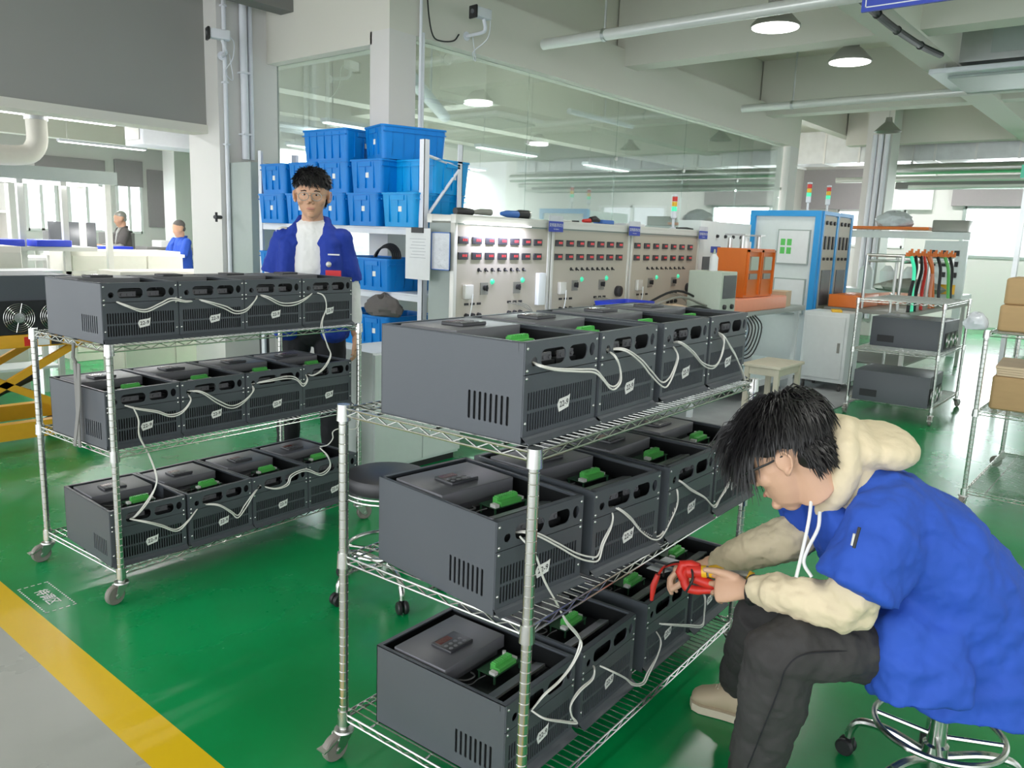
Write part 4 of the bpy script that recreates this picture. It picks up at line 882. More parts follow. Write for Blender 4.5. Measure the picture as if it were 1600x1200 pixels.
for k in range(4): one('cardboard_sheet', MB().box(0, 0, 0, .50, .52, .012), 'cardboard_light', 'pale folded carton %s on the cardboard stack of the middle shelf' % ('lowest', 'second lowest', 'third', 'topmost')[k], 'carton', (5.12+.006*k, .21+.004*k, .768+.0135*k), .02+.02*k, 'folded cartons')
lump('plastic_bag', (5.06, .86, 1.016), (.05, .06, .06), 'bag_clear', 'white torn foam and bag at the left corner of the cut off trolley', 'bag', 12)
# ================================================================== RIGHT BACKGROUND BENCHES
def table(x, y, Lx, Ly, z, lab, top='cab_grey_green', leg='alu', group=None, cat='table'):
    t = thing('work_table', lab, cat, (x, y, 0), 0, group); MB().box(0, 0, z-.04, Lx, Ly, z).build('tabletop', top, t, None)
    for a in (.02, Lx-.06):
        for c in (.02, Ly-.06): MB().box(a, c, 0, a+.04, c+.04, z-.04).build('leg', leg, t, None)
    MB().box(.04, .04, .25, Lx-.04, Ly-.04, .27).build('lower_shelf', top, t, None); return t
table(8.75, 2.08, 2.8, .86, .82, 'dark steel table with the orange trays behind the right trolley', 'lamp_shell')
one('orange_tray', MB().rbox(0, 0, 0, .75, .30, .13, .01), 'orange_metal', 'low orange tray at the left of the dark steel table', 'tray', (8.80, 2.62, .821), 0)
one('orange_tray', MB().rbox(0, 0, 0, 1.2, .36, .10, .01), 'salmon', 'long salmon coloured tray behind the orange one', 'tray', (9.7, 2.60, .821), -.1)
t = thing('hose_frame', 'metal frame with coloured hoses above the dark steel table', 'frame', (8.9, 2.25, .822)); b = MB()
for x in (0, 1.15, 2.3): b.cyl((x, 0, 0), (x, 0, .56), .018, n=8); b.cyl((x, .35, 0), (x, .35, .56), .018, n=8); b.cyl((x, 0, .56), (x, .35, .56), .015, n=8)
for z in (.50, .56): b.cyl((0, 0, z), (2.3, 0, z), .016, n=8); b.cyl((0, .35, z), (2.3, .35, z), .016, n=8)
b.build('frame_tube', 'steel_brushed', t)
b = MB(); rnd = random.Random(4)
for k in range(26): x = .06+.088*k; b.cyl((x, -.02, .56), (x, -.02, .60+.02*(k % 3)), .013, n=6)
b.build('valve_row', 'orange_metal', t)
for k, (m_, x, dx_) in enumerate((('lamp_green', .2, -.1), ('black_cable', .38, -.42), ('red_plastic', .72, -.25), ('black_cable', .6, -.4), ('salmon', 1.0, -.15), ('black_cable', 1.35, -.1), ('terminal_green', 1.7, .05), ('black_cable', 1.95, -.1), ('orange_metal', .9, .1))):
    MB().tube(smoothpath([(x, -.03, .56), (x+dx_*.3, -.08, .42), (x+dx_*.8, -.10, .2), (x+dx_, -.12, .0)]), .018, 8).build('hose', m_, t)
t = thing('portal_bench', 'white workbench frame with overhead shelf against the far right side', 'workbench', (12.5, 2.35, 0)); b = MB()
for y in (0, 1.75): b.box(0, y, 0, .08, y+.09, 1.61)
b.box(-.01, -.01, 1.62, .10, 1.85, 1.72); b.box(.081, .002, .80, .7, 1.838, .86); b.build('frame', 'cab_white', t, None)
MB().box(-.1, .5, 1.74, .4, 1.84, 1.78).build('shelf_board', 'orange_metal', t, None); MB().box(.02, .05, 1.0, .06, .55, 1.60).build('back_panel', 'cab_white', t, None)
b = MB()
for k in range(3):
    for r in range(3): b.box(0, .10+.14*k, 1.10+.15*r, .02, .16+.14*k, 1.17+.15*r)
b.build('switch', 'black_plastic', t, None); b = MB()
for k in range(3): b.lathe([(0, 0), (.10, 0), (.10, .28), (.04, .36), (0, .36)], (.2, .75+.3*k, .86), 16)
b.build('canister', ('cab_white'), t)
lump('plastic_bag', (12.55, 3.35, 1.781), (.18, .26, .14), 'bag_clear', 'grey translucent cover heap on the overhead shelf of the white workbench', 'cover', 21)
one('equipment_box', MB().rbox(0, 0, 0, .3, .45, .16, .02), 'lamp_shell', 'flat dark box on the overhead frame of the white workbench', 'box', (12.48, 2.38, 1.722))
lump('cable_heap', (12.4, 3.0, .861), (.2, .45, .12), 'lamp_shell', 'heap of dark hoses on the white workbench', 'cable', 22)
one('yellow_drum', MB().lathe([(0, 0), (.14, 0), (.14, .28), (0, .28)], n=18), 'yellow_plastic', 'yellow container on the white workbench', 'container', (12.75, 2.62, .861))
table(13.6, -.6, 1.6, 2.4, .95, 'grey table with a blue box near the far right windows', 'cab_grey_green')
table(10.6, -.9, 1.4, 2.1, .80, 'grey table piled with parts behind the cut off trolley', 'cab_grey_green')
one('storage_box', MB().rbox(0, 0, 0, .3, .28, .2, .02), 'bin_blue_light', 'small light blue box on the far table', 'box', (13.65, 1.45, .951))
one('storage_box', MB().rbox(0, 0, 0, .4, .7, .2, .02), 'cardboard', 'long brown carton beside the light blue box', 'box', (13.65, .68, .951))
one('storage_box', MB().rbox(0, 0, 0, .35, .3, .4, .02), 'dark_trim_blue', 'dark blue bin under the far table', 'box', (13.9, .9, .271))
lump('plastic_bag', (10.9, .6, .801), (.2, .35, .09), 'bag_clear', 'pale plastic wrapping on the table behind the cut off trolley', 'bag', 31)
lump('parts_heap', (10.75, .95, .801), (.14, .22, .08), 'lamp_shell', 'small heap of dark parts on the table behind the cut off trolley', 'parts', 32)
one('carton', MB().rbox(0, 0, 0, .5, .5, .35, .02), 'cardboard', 'brown carton on the lower shelf of the table behind the cut off trolley', 'box', (10.7, .55, .271))
one('sign_post', MB().box(-.04, -.02, 0, .04, .02, 2.15), 'galv', 'grey steel post with a sign near the right windows', 'post', (9.0, 1.27, 0))
b = MB().box(-.05, -.06, 2.15, -.03, .06, 2.27); one('exit_sign', b, 'exit_green', 'small green exit sign on the steel post', 'sign', (9.0, 1.27, 0))
# ================================================================== PIER, CAMERAS, BOXES
t = thing('electrical_cabinet', 'grey electrical cabinet with yellow warning label on the pier', 'electrical box', (3.80, 6.05, 1.02)); MB().rbox(0, 0, 0, .38, .34, .94, .006).build('case', 'cab_grey_green', t)
b = MB(); b.box(.16, -.003, .60, .27, 0, .70); b.build('warning_label', 'red_plastic', t, None); b = MB(); b.box(.16, -.003, .48, .27, 0, .598); wl_ = b.build('warning_label', 'yellow_plastic', t, None); b = MB()
tri = [(.19, .51), (.24, .51), (.215, .565)]; b.tube([(p[0], -.004, p[1]) for p in tri], .003, 4, True); b.cyl((.215, -.004, .525), (.215, -.004, .548), .003, n=4); b.build('warning_symbol', 'ink', wl_)
one('black_conduit', MB().tube([(3.86, 6.02, .0), (3.85, 6.02, .6), (3.84, 6.04, 1.02)], .02, 8).tube([(3.91, 6.02, .0), (3.90, 6.02, .6), (3.89, 6.04, 1.02)], .02, 8), 'black_cable', 'black cables dropping from the grey electrical cabinet to the floor', 'cable')
one('pipe_valve', MB().tube([(3.70, 6.36, 1.50), (3.62, 6.32, 1.50)], .016, 8).tube([(3.64, 6.33, 1.46), (3.64, 6.33, 1.54)], .010, 6), 'black_plastic', 'small black valve on the pier left of the electrical cabinet', 'valve')
def seccam(x, y, z, rz, lab, wy):
    t = thing('security_camera', lab, 'camera', (x, y, z), rz, 'security cameras')
    MB().rbox(.0, -.035, -.035, .16, .035, .04, .012).build('body', 'rack_white', t); b = MB(); b.rbox(-.02, -.045, -.05, .0, .045, .045, .008); l = b.build('front_shroud', 'black_plastic', t)
    MB().lathe([(0, -.024), (.018, -.024), (.02, -.02)], (0, 0, 0), 12, 'x').build('lens', 'screen_grey', l)
    b = MB(); b.tube(smoothpath([(.10, 0, -.035), (.12, .0, -.10), (.14, .06, -.12), (.14, wy, -.12)]), .014, 8); b.lathe([(0, 0), (.035, 0), (.035, .012), (0, .012)], (.14, wy, -.12), 14, 'y'); b.build('bracket', 'rack_white', t)
    b = MB(); b.tube(smoothpath([(.16, 0, .0), (.20, .03, -.04), (.19, .05, -.16), (.15, wy*.7, -.25), (.22, wy*.9, -.3), (.20, wy, -.1)]), .004, 5); b.build('cable', 'rack_white', t)
seccam(3.56, 6.22, 2.93, -.3, 'white security camera on the pier in front of the grey panel', .19)
seccam(4.86, 4.56, 3.15, -.1, 'white security camera on the corner of the glass room', .245)
one('camera_cable', MB().tube(smoothpath([(4.56, 4.79, 3.35), (4.57, 4.77, 3.1), (4.62, 4.77, 2.95), (4.72, 4.78, 2.93), (4.86, 4.78, 2.96), (4.92, 4.78, 3.02)]), .006, 6), 'black_cable', 'thin dark cable looping beside the corner security camera', 'cable')
one('steel_beam', MB().box(3.2, 6.0, 3.2, 4.5, 6.18, 3.36), 'shutter_grey', 'dark steel beam stub under the ceiling at the top left of the pier', 'beam')
# ================================================================== LEFT HALL
t = thing('scissor_lift', 'orange yellow scissor lift table behind the rear left trolley', 'lift table', (1.15, 5.30, 0)); m_ = 'lift_yellow'
MB().rbox(0, 0, .66, 1.05, .62, .74, .008).build('platform', m_, t); b = MB(); b.box(0, 0, .10, 1.05, .07, .20); b.box(0, .55, .10, 1.05, .62, .20); b.box(0, .0, .10, .07, .62, .20); b.box(.98, 0, .10, 1.05, .62, .20); b.build('base_frame', m_, t, None)
for y in (.03, .53):
    for (xa, xb) in ((.08, .95), (.95, .08)):
        b = MB(); b.loft([[(xa-.045, y+h, .20), (xa+.045, y+h, .20), (xb+.045, y+h, .67), (xb-.045, y+h, .67)] for h in (0, .03)]); b.build('scissor_arm', m_, t, None)
MB().tube([(.30, .3, .25), (.78, .3, .45)], .035, 12).build('hydraulic_cylinder', 'black_plastic', t)
for x in (.1, .95):
    for y in (.06, .56): MB().lathe([(0, -.02), (.05, -.02), (.05, .02), (0, .02)], (x, y, .05), 18, 'y').build('wheel', 'rubber', t)
for k, c_ in enumerate(('red_plastic', 'paper', 'ink', 'paper')): MB().box(.62+.075*k, -.003, .67, .685+.075*k, 0, .725).build('warning_label', c_, t, None)
t = thing('fan_unit', 'large dark inverter with round fans standing on the scissor lift', 'inverter', (1.12, 5.30, .742))
MB().box(0, .02, 0, .95, .5, .35).build('case', 'unit_grey', t, None); MB().box(.0, .0, .0, .95, .02, .20).build('fan_plate', 'unit_black', t, None)
for k in range(4):
    xc = .15+.2*k+.08; b = MB()
    for r in range(1, 8): b.tube([(xc+.012*r*math.cos(a*PI/12), -.008, .10+.012*r*math.sin(a*PI/12)) for a in range(24)], .0014, 4, True)
    for a in range(6): b.cyl((xc, -.008, .10), (xc+.088*math.cos(a*PI/3+.3), -.008, .10+.088*math.sin(a*PI/3+.3)), .002, n=4)
    b.lathe([(0, -.012), (.03, -.011), (.032, -.004)], (xc, 0, .10), 16, 'y'); b.build('fan_guard', 'chrome', t)
def sheetbox(x, y, Lx, Ly, z, lab, split=3):
    t = thing('sheet_metal_cabinet', lab, 'cabinet', (x, y, 0), 0, 'cream sheet metal cabinets'); MB().rbox(0, 0, 0, Lx, Ly, z, .008).build('body', 'sheet_cream', t)
    for k in range(split): MB().box(Lx*k/split+.01, -.012, .1, Lx*(k+1)/split-.01, 0, z-.05).build('panel', 'sheet_cream', t, None)
sheetbox(3.35, 8.6, 1.15, .55, 1.13, 'tall cream sheet metal cabinet beyond the opening')
sheetbox(3.25, 7.3, .95, .45, .99, 'lower cream sheet metal cabinet in front of the tall one', 2)
sheetbox(1.55, 7.4, .95, .7, 1.2, 'cream cabinet at the left edge of the picture')
table(1.45, 6.85, 1.15, .4, 1.03, 'white bench top in front of the left cream cabinet', 'cab_white')
t = thing('hood_bench', 'aluminium bench with a lit hood at the left edge', 'workbench', (1.9, 8.14, 0)); b = MB()
for (x, y) in ((.0, 0), (.85, 0), (1.22, 0), (1.62, .6), (.0, .7), (1.62, 0)): b.box(x, y, 0, x+.05, y+.05, 1.78)
b.build('frame_post', 'alu', t, None); MB().box(-.3, -.05, 1.78, 1.72, .75, 1.90).build('hood', 'cab_grey_green', t, None); MB().box(-.2, .1, 1.765, 1.6, .6, 1.78).build('hood_light', 'tube_white', t, None)
b = MB(); b.box(-.2, -.05, 1.14, 1.5, .6, 1.18); b.box(-.2, 0, .92, 1.5, .03, .95); b.build('shelf', 'alu', t, None)
area((2.6, 8.3, 1.74), 1.4, 6, (1, 1, .98), sy=.4)
for k, (x, l) in enumerate(((1.95, 'left'), (2.45, 'middle'), (2.85, 'right'))): one('parts_tray', MB().rbox(0, 0, 0, .32, .3, .06, .01), 'blue_tray', 'blue tray on the lit hood bench, %s one' % l, 'tray', (x, 8.05, 1.181), .1, 'blue trays on the hood bench')
t = thing('exhaust_pipe', 'thick cream exhaust pipe bending down to the left bench hood', 'pipe', (2.86, 7.9, 0)); MB().tube(smoothpath([(0, 0, 2.85), (0, 0, 2.3), (-.02, 0, 2.05), (-.2, 0, 1.96), (-.8, 0, 1.97), (-1.4, 0, 1.98)]), .085, 18).build('pipe', 'sheet_cream', t); MB().lathe([(.095, 2.28), (.095, 2.31)], n=18).build('flange', 'galv', t)
p = MB(); p.box(-2, 8.3, 2.40, 5.3, 8.6, 2.56); [p.cyl((x_, 8.45, 2.56), (x_, 8.45, 3.95), .012, n=6) for x_ in (.8, 2.3, 3.4, 4.6)]; one('air_duct', p, 'galv', 'silver duct running across the left hall behind the exhaust pipe', 'duct')
p = MB(); p.cyl((-2, 7.3, 2.42), (6, 7.3, 2.42), .02, n=8); p.cyl((-2, 7.5, 2.5), (6, 7.5, 2.5), .03, n=8); one('suspended_pipe', p, 'rack_white', 'pair of thin pipes across the left opening', 'pipe')
for (x, y, lab) in ((4.6, 12.2, 'row of work tables in the left hall, front'), (5.2, 14.2, 'row of work tables in the left hall, rear'), (2.6, 11.2, 'work table at the left behind the hood bench')):
    table(x, y, 2.2, .7, .95, lab, 'board_white', 'alu', None)
one('monitor', MB().rbox(0, 0, 0, .55, .05, .38, .01), 'screen_grey', 'dark computer monitor on a far bench right of the hood', 'monitor', (3.90, 10.6, 1.03))
table(4.0, 10.4, 1.5, .7, 1.03, 'white bench carrying the dark monitor', 'board_white')
for k, x in enumerate((5.2, 5.9, 6.5)): one('parts_tray', MB().rbox(0, 0, 0, .5, .4, .12, .02), ('blue_tray', 'shutter_grey', 'lamp_shell')[k], ('bright blue tray', 'dark box', 'dark crate')[k]+' on the front row tables of the left hall', 'tray', (x, 12.3, .951))
for k, (x, y, l) in enumerate(((4.7, 12.35, 'left'), (6.15, 12.35, 'right'))): one('instrument_box', MB().rbox(0, 0, 0, .38, .3, .22, .01), 'board_white', 'white instrument box on the front row of far left tables, %s one' % l, 'instrument', (x, y, .951))
for k, (x, l) in enumerate(((5.3, 'left'), (6.2, 'right'))): one('instrument_box', MB().rbox(0, 0, 0, .5, .3, .30, .01), 'shutter_grey', 'dark instrument box on the rear row of far left tables, %s one' % l, 'instrument', (x, 14.4, .951))
t = thing('fan_coil', 'white ceiling fan coil box hanging over the left hall', 'air conditioner', (5.0, 10.4, 2.42)); MB().rbox(0, 0, 0, 1.3, .5, .36, .02).build('case', 'rack_white', t); MB().box(-.01, .08, .06, 0, .42, .30).build('vent', 'lamp_shell', t, None)
for x_ in (.1, 1.2): MB().cyl((x_, .25, .36), (x_, .25, 1.53), .01, n=6).build('hanger_rod', 'steel_brushed', t)
t = thing('goods_shelf', 'tall aluminium shelf with boxes in the left hall behind the hood', 'shelf', (2.6, 12.6, 0))
for x_ in (0, 1.5): MB().box(x_, 0, 0, x_+.05, .5, 1.9).build('side_frame', 'alu', t, None)
for z_ in (.5, 1.0, 1.5): MB().box(.05, 0, z_, 1.5, .5, z_+.03).build('shelf', 'board_white', t, None)
for k, (x_, z_, l) in enumerate(((2.75, 1.031, 'left box on the middle board'), (3.3, 1.031, 'right box on the middle board'), (2.9, 1.531, 'box on the top board'))): one('carton', MB().rbox(0, 0, 0, .42, .4, .28, .01), ('blue_tray', 'cardboard_light', 'board_white')[k], ('blue', 'pale brown', 'white')[k]+' %s of the tall aluminium shelf' % l, 'box', (x_, 12.65, z_))
one('blue_bin', MB().rbox(0, 0, 0, .7, .4, .25, .02), 'bin_blue', 'blue bin low beside the far pillar in the left hall', 'bin', (5.6, 10.2, .0))
# floor sign decal
t = thing('floor_sticker', 'white dashed floor sticker beside the yellow line', 'floor sign', (1.015, 3.03, 0.0012)); b = MB(); sw, sl = .105, .275
k = 0.0
while k < sl: b.box(0, k, 0, .005, k+.009, .0006); b.box(sw, k, 0, sw+.005, k+.009, .0006); k += .018
k = 0.0
while k < sw: b.box(k, 0, 0, k+.014, .004, .0006); b.box(k, sl, 0, k+.014, sl+.004, .0006); k += .024
b.build('dashed_border', 'paper', t, None)
text_mb('\u5f85\u8c03\u533a', .052, lambda a, c, h: (.055+c, .138-a, .0004+h*.3), .0004, bold=.0006).build('writing', 'paper', t, None)
# ================================================================== PEOPLE
mk('skin', (.66, .40, .27), .5, noise=.06, nscale=25, bump=.05, bscale=200)
mk('skin_warm', (.58, .33, .21), .5, noise=.06, nscale=25)
mk('hair_black', (.012, .011, .012), .42)
mk('jacket_blue', (.020, .085, .48), .78, noise=.10, nscale=7, bump=.35, bscale=14)
mk('jacket_dark', (.007, .036, .33), .78, noise=.10, nscale=7, bump=.35, bscale=14)
mk('hoodie_cream', (.72, .61, .42), .85, noise=.06, nscale=10, bump=.45, bscale=22)
mk('shirt_white', (.80, .80, .79), .8, noise=.04, nscale=8, bump=.3, bscale=20)
mk('jeans_dark', (.040, .038, .038), .8, noise=.35, nscale=9, bump=.3, bscale=30)
mk('trousers_black', (.012, .012, .016), .8, noise=.2)
mk('shoe_beige', (.52, .42, .29), .7, noise=.08)
mk('shoe_sole', (.62, .55, .42), .7)
mk('shoe_dark', (.04, .04, .045), .5)
mk('eye_white', (.75, .72, .70), .3); mk('iris', (.02, .012, .01), .2); mk('lip', (.50, .22, .17), .5)
mk('badge_red', (.70, .02, .03), .4)
def tubeE(mb, secs, side, n=18, pw=2.0, flat=False):
    """elliptical tube: secs = (pos, radius along side, radius across); rounded ends"""
    P = [Vector(s[0]) for s in secs]; side = Vector(side); rings = []
    for i, s in enumerate(secs):
        a = P[max(0, i-1)]; b = P[min(len(P)-1, i+1)]; d = (b-a).normalized(); u = (side-d*side.dot(d)).normalized(); v = d.cross(u)
        def q_(c): return math.copysign(abs(c)**(2/pw), c)
        def ring(off, k): return [P[i]+d*off+u*q_(math.cos(2*PI*j/n))*s[1]*k+v*q_(math.sin(2*PI*j/n))*s[2]*k for j in range(n)]
        m = min(s[1], s[2])*.7
        if i == 0: rings += [ring(-m, .25), ring(-m*.75, .65), ring(-m*.35, .9)]
        rings.append(ring(0, 1))
        if i == len(secs)-1 and not flat: rings += [ring(m*.35, .9), ring(m*.75, .65), ring(m, .25)]
    mb.loft(rings)
def blob(name, mb, voxel, m, parent, smooth=5, disp=None, fac=.5, disp2=None):
    o = bpy.data.objects.new('tmp', mb.mesh('tmp', [])) if False else None
    me = bpy.data.meshes.new(name); me.from_pydata([tuple(v) for v in mb.v], [], mb.f)
    bm = bmesh.new(); bm.from_mesh(me); bmesh.ops.recalc_face_normals(bm, faces=bm.faces); bm.to_mesh(me); bm.free()
    o = bpy.data.objects.new(name, me); COL.objects.link(o)
    r = o.modifiers.new('r', 'REMESH'); r.mode = 'VOXEL'; r.voxel_size = voxel; r.use_smooth_shade = True
    if smooth: s = o.modifiers.new('s', 'SMOOTH'); s.factor = fac; s.iterations = smooth
    for dd in (disp, disp2):
        if dd:
            tx = bpy.data.textures.new('folds', dd[2] if len(dd) > 2 else 'CLOUDS'); tx.noise_scale = dd[0]
            d = o.modifiers.new('d', 'DISPLACE'); d.texture = tx; d.strength = dd[1]; d.mid_level = .5; d.texture_coords = 'LOCAL'
    me2 = bpy.data.meshes.new_from_object(o.evaluated_get(bpy.context.evaluated_depsgraph_get())); bpy.data.objects.remove(o); bpy.data.meshes.remove(me)
    me2.materials.clear(); me2.materials.append(M[m]); me2.name = name; me2.polygons.foreach_set('use_smooth', [True]*len(me2.polygons))
    if parent is not None:
        inv = (Matrix.Translation(parent.location) @ parent.rotation_euler.to_matrix().to_4x4()).inverted(); me2.transform(inv)
    o = bpy.data.objects.new(name, me2); COL.objects.link(o); o.parent = parent
    return o
def part(name, mb, m, parent, top, smooth=40):
    """mesh given in world space, stored in the frame of the top-level thing"""
    inv = (Matrix.Translation(top.location) @ top.rotation_euler.to_matrix().to_4x4()).inverted(); mb.v = [inv @ v for v in mb.v]
    return mb.build(name, m, parent, smooth)
def head_mesh(mb, C, f, s, u, k=1.0, neck=None):
    W = lambda a, b, c: C+(f*a+s*b+u*c)*k
    mb.ell(W(-.012, 0, .035), (f*.097*k, s*.077*k, u*.090*k), 22, 14)
    rows = [(.055, .015, .066, .072), (.02, .024, .069, .070), (-.015, .030, .069, .064), (-.045, .034, .063, .058), (-.075, .041, .050, .050), (-.100, .050, .034, .038), (-.112, .054, .018, .022)]
    tubeE(mb, [(W(a[1], 0, a[0]), a[2]*k*s.length, a[3]*k) for a in rows], s, 22)
    for sg in (-1, 1):
        mb.ell(W(.060, sg*.042, -.022), (f*.026*k, s*.024*k, u*.024*k), 12, 8)           # cheek
        E_ = W(-.004, sg*.078, -.008); tilt = (u*.96-f*.25).normalized(); g = (f*.96+u*.25)
        mb.ell(E_+tilt*.010*k, ((g*.022+s*sg*.008)*k, (s*sg*.008)*k, tilt*.029*k), 14, 10); mb.ell(E_-tilt*.018*k, (g*.010*k, s*sg*.006*k, tilt*.013*k), 10, 8)
        mb.tube([E_+tilt*.026*k+g*.008*k+s*sg*.006*k, E_+tilt*.032*k-g*.006*k+s*sg*.012*k, E_+tilt*.016*k-g*.020*k+s*sg*.014*k, E_-tilt*.008*k-g*.016*k+s*sg*.011*k, E_-tilt*.024*k-g*.002*k+s*sg*.005*k], .0042*k, 8)
    mb.tube([W(.086, 0, .018), W(.097, 0, .0), W(.106, 0, -.016), W(.108, 0, -.026)], [.008*k, .009*k, .0115*k, .012*k], 12)
    for sg in (-1, 1): mb.sphere(W(.097, sg*.011, -.029), .0085*k, 10, 8)
    mb.ell(W(.080, 0, .036), (f*.012*k, s*.052*k, u*.010*k), 14, 8)
    mb.ell(W(.088, 0, -.058), (f*.010*k, s*.023*k, u*.0055*k), 14, 8); mb.ell(W(.086, 0, -.068), (f*.010*k, s*.020*k, u*.006*k), 14, 8); mb.ell(W(.084, 0, -.095), (f*.014*k, s*.020*k, u*.014*k), 14, 8)
    if neck is not None: tubeE(mb, [(W(-.02, 0, -.03), .056*k, .058*k), (W(-.015, 0, -.09), .054*k, .056*k)]+[(p, r, r) for p, r in neck], s, 18)
def face_parts(top, body, C, f, s, u, k=1.0, eyes=True):
    W = lambda a, b, c: C+(f*a+s*b+u*c)*k
    if eyes:
        for sg in (-1, 1):
            e = part('eye', MB().ell(W(.0815, sg*.031, .010), (f*.009*k, s*.0135*k, u*.0055*k), 12, 8), 'eye_white', body, top)
            part('iris', MB().ell(W(.0895, sg*.031, .010), (f*.0025*k, s*.0050*k, u*.0050*k), 10, 6), 'iris', body, top)
            part('eyebrow', MB().tube([W(.088, sg*.014, .028), W(.091, sg*.030, .032), (W(.080, sg*.050, .027))], [.0030*k, .0036*k, .0018*k], 8), 'hair_black', body, top)
            part('eyelid', MB().tube([W(.088, sg*.016, .0125), W(.0925, sg*.031, .0175), W(.082, sg*.047, .0115)], .0022*k, 6), 'skin_warm', body, top)
        part('lips', MB().ell(W(.0955, 0, -.062), (f*.0055*k, s*.022*k, u*.0062*k), 14, 8), 'lip', body, top)
def hair(top, C, f, s, u, k, n, seed, front_drop=.03, L=(.03, .055), lift=.35, bangs=0, whorl=None, grav=.5, cap=(-.022, .047, .100, .083, .088), side_low=-.012, r0=.0013, front=-.05):
    rnd = random.Random(seed); mb = MB(); W = lambda a, b, c: C+(f*a+s*b+u*c)*k
    c0 = W(cap[0], 0, cap[1]); A, B, D = f*cap[2]*k, s*cap[3]*k, u*cap[4]*k
    mb.ell(c0, (A, B, D), 30, 18); mb.ell(W(-.050, 0, -.005), (f*.052*k, s*.070*k, u*.060*k), 20, 12)
    wh = (Vector((-.45, 0, .9))).normalized() if whorl is None else Vector(whorl).normalized()
    whp = c0+A*wh.x+B*wh.y+D*wh.z; Zd = Vector((0, 0, -1)); i = 0
    while i < n:
        if rnd.random() < .22:
            z = rnd.uniform(-.75, .5); a = rnd.uniform(0, 2*PI); q = math.sqrt(1-z*z); d = Vector((q*math.cos(a), q*math.sin(a), z))
            if d.x > .05: continue
            p = W(-.050, 0, -.005)+(f*.052*d.x+s*.070*d.y+u*.060*d.z)*k; nrm = (p-W(-.05, 0, -.005)).normalized(); t = (-u+nrm*.25+Vector((rnd.uniform(-.3, .3), rnd.uniform(-.3, .3), rnd.uniform(-.2, .2)))).normalized(); ln = rnd.uniform(.02, .035)*k
            w_ = r0*rnd.uniform(.8, 1.6)*k; mb.tube([p-nrm*.003, p+(t+nrm*.3)*ln*.5, p+t*ln+nrm*.002], [w_*1.5, w_*1.2, w_*.15], 3, caps=False); i += 1; continue
        z = rnd.uniform(-.62, 1); a = rnd.uniform(0, 2*PI); q = math.sqrt(1-z*z); d = Vector((q*math.cos(a), q*math.sin(a), z))
        lowlim = -.50 if d.x < -.25 else (front-.1*abs(d.y) if d.x > .55 else (.12 if abs(d.y) > .55 and d.x > .12 else (-.02 if abs(d.y) > .6 else -.12)))
        if z < lowlim: continue
        p = c0+(A*d.x+B*d.y+D*d.z)*1.0; nrm = (A*d.x/(cap[2]**2)+B*d.y/(cap[3]**2)+D*d.z/(cap[4]**2)).normalized()
        t = (p-whp); t = t-nrm*t.dot(nrm); t = t.normalized() if t.length > 1e-4 else f
        t = (t+Vector((rnd.uniform(-.35, .35), rnd.uniform(-.35, .35), rnd.uniform(-.35, .35)))).normalized(); ln = rnd.uniform(*L)*k
        if d.x > .5: ln *= 1+bangs
        if d.z < 0: ln *= .6
        p0 = p-nrm*.004; d1 = (t+nrm*lift*rnd.uniform(.3, 1.2)).normalized(); p1 = p0+d1*ln*.5; d2 = (t+Zd*grav+nrm*.05*rnd.uniform(-1, 2)).normalized(); p2 = p1+d2*ln*.5
        w_ = r0*rnd.uniform(.7, 1.6)*k; mb.tube([p0, p1, p2], [w_*1.6, w_*1.3, w_*.15], 3, caps=False); i += 1
    inv = (Matrix.Translation(top.location) @ top.rotation_euler.to_matrix().to_4x4()).inverted(); mb.v = [inv @ v for v in mb.v]
    return mb.build('hair', 'hair_black', top, 60)
def hand(mb, Wp, f, n, s, curl=(.5, .6, .5, .4), spread=.06, thumb=(.5, .55, .6), k=1.0, base=(0, 0, 0, 0), tcurl=.5):
    """palm, four unequal fingers and a thumb rooted on the side of the palm"""
    f = Vector(f).normalized(); n = Vector(n); n = (n-f*n.dot(f)).normalized(); s = Vector(s); s = (s-f*s.dot(f)-n*s.dot(n)).normalized()
    tubeE(mb, [(Wp, .027*k, .021*k), (Wp+f*.025*k, .033*k, .018*k), (Wp+f*.055*k, .041*k, .0165*k), (Wp+f*.083*k, .042*k, .0135*k)], s, 16)
    mb.ell(Wp+f*.034*k+s*.024*k+n*.010*k, (f*.028*k, s*.015*k, n*.015*k), 12, 8)
    for q, (off, start, ln, r) in enumerate(((.031, .084, .068, .0087), (.0105, .090, .077, .0090), (-.0105, .086, .071, .0085), (-.0300, .076, .056, .0075))):
        p = Wp+f*(start-.012)*k+s*off*k; d = (f+s*spread*(1.2-.8*q)).normalized(); pts = [p]; rs = [r*1.05*k]
        ang = base[q]
        for j, seg in enumerate((.47, .30, .23)):
            ang += curl[q]*(1.0, 1.15, .8)[j]; dd = (d*math.cos(ang)+n*math.sin(ang)).normalized()
            q2 = pts[-1]+dd*ln*seg*k
            pts += [pts[-1]+dd*ln*seg*.5*k, q2]; rs += [r*(1-.07*j)*.97*k, r*(1.0-.08*(j+1))*k]
        mb.tube(pts, rs, 10); mb.sphere(pts[-1], rs[-1], 10, 6); mb.sphere(pts[0], rs[0]*1.08, 10, 6)
    b = Wp+f*.022*k+s*.026*k; d = (f*thumb[0]+s*thumb[1]+n*thumb[2]).normalized(); d2 = (d+f*.5+n*.1*tcurl-s*.35*tcurl).normalized(); d3 = (d2+f*.3-s*.4*tcurl).normalized()
    pts = [b, b+d*.022*k, b+d*.042*k, b+d*.042*k+d2*.030*k, b+d*.042*k+d2*.030*k+d3*.024*k]; mb.tube(pts, [.014*k, .0135*k, .0115*k, .0100*k, .0080*k], 10); mb.sphere(pts[-1], .0082*k, 10, 6)
    return pts
LI, AW, UP = -rt0, fw0, Vector((0, 0, 1))
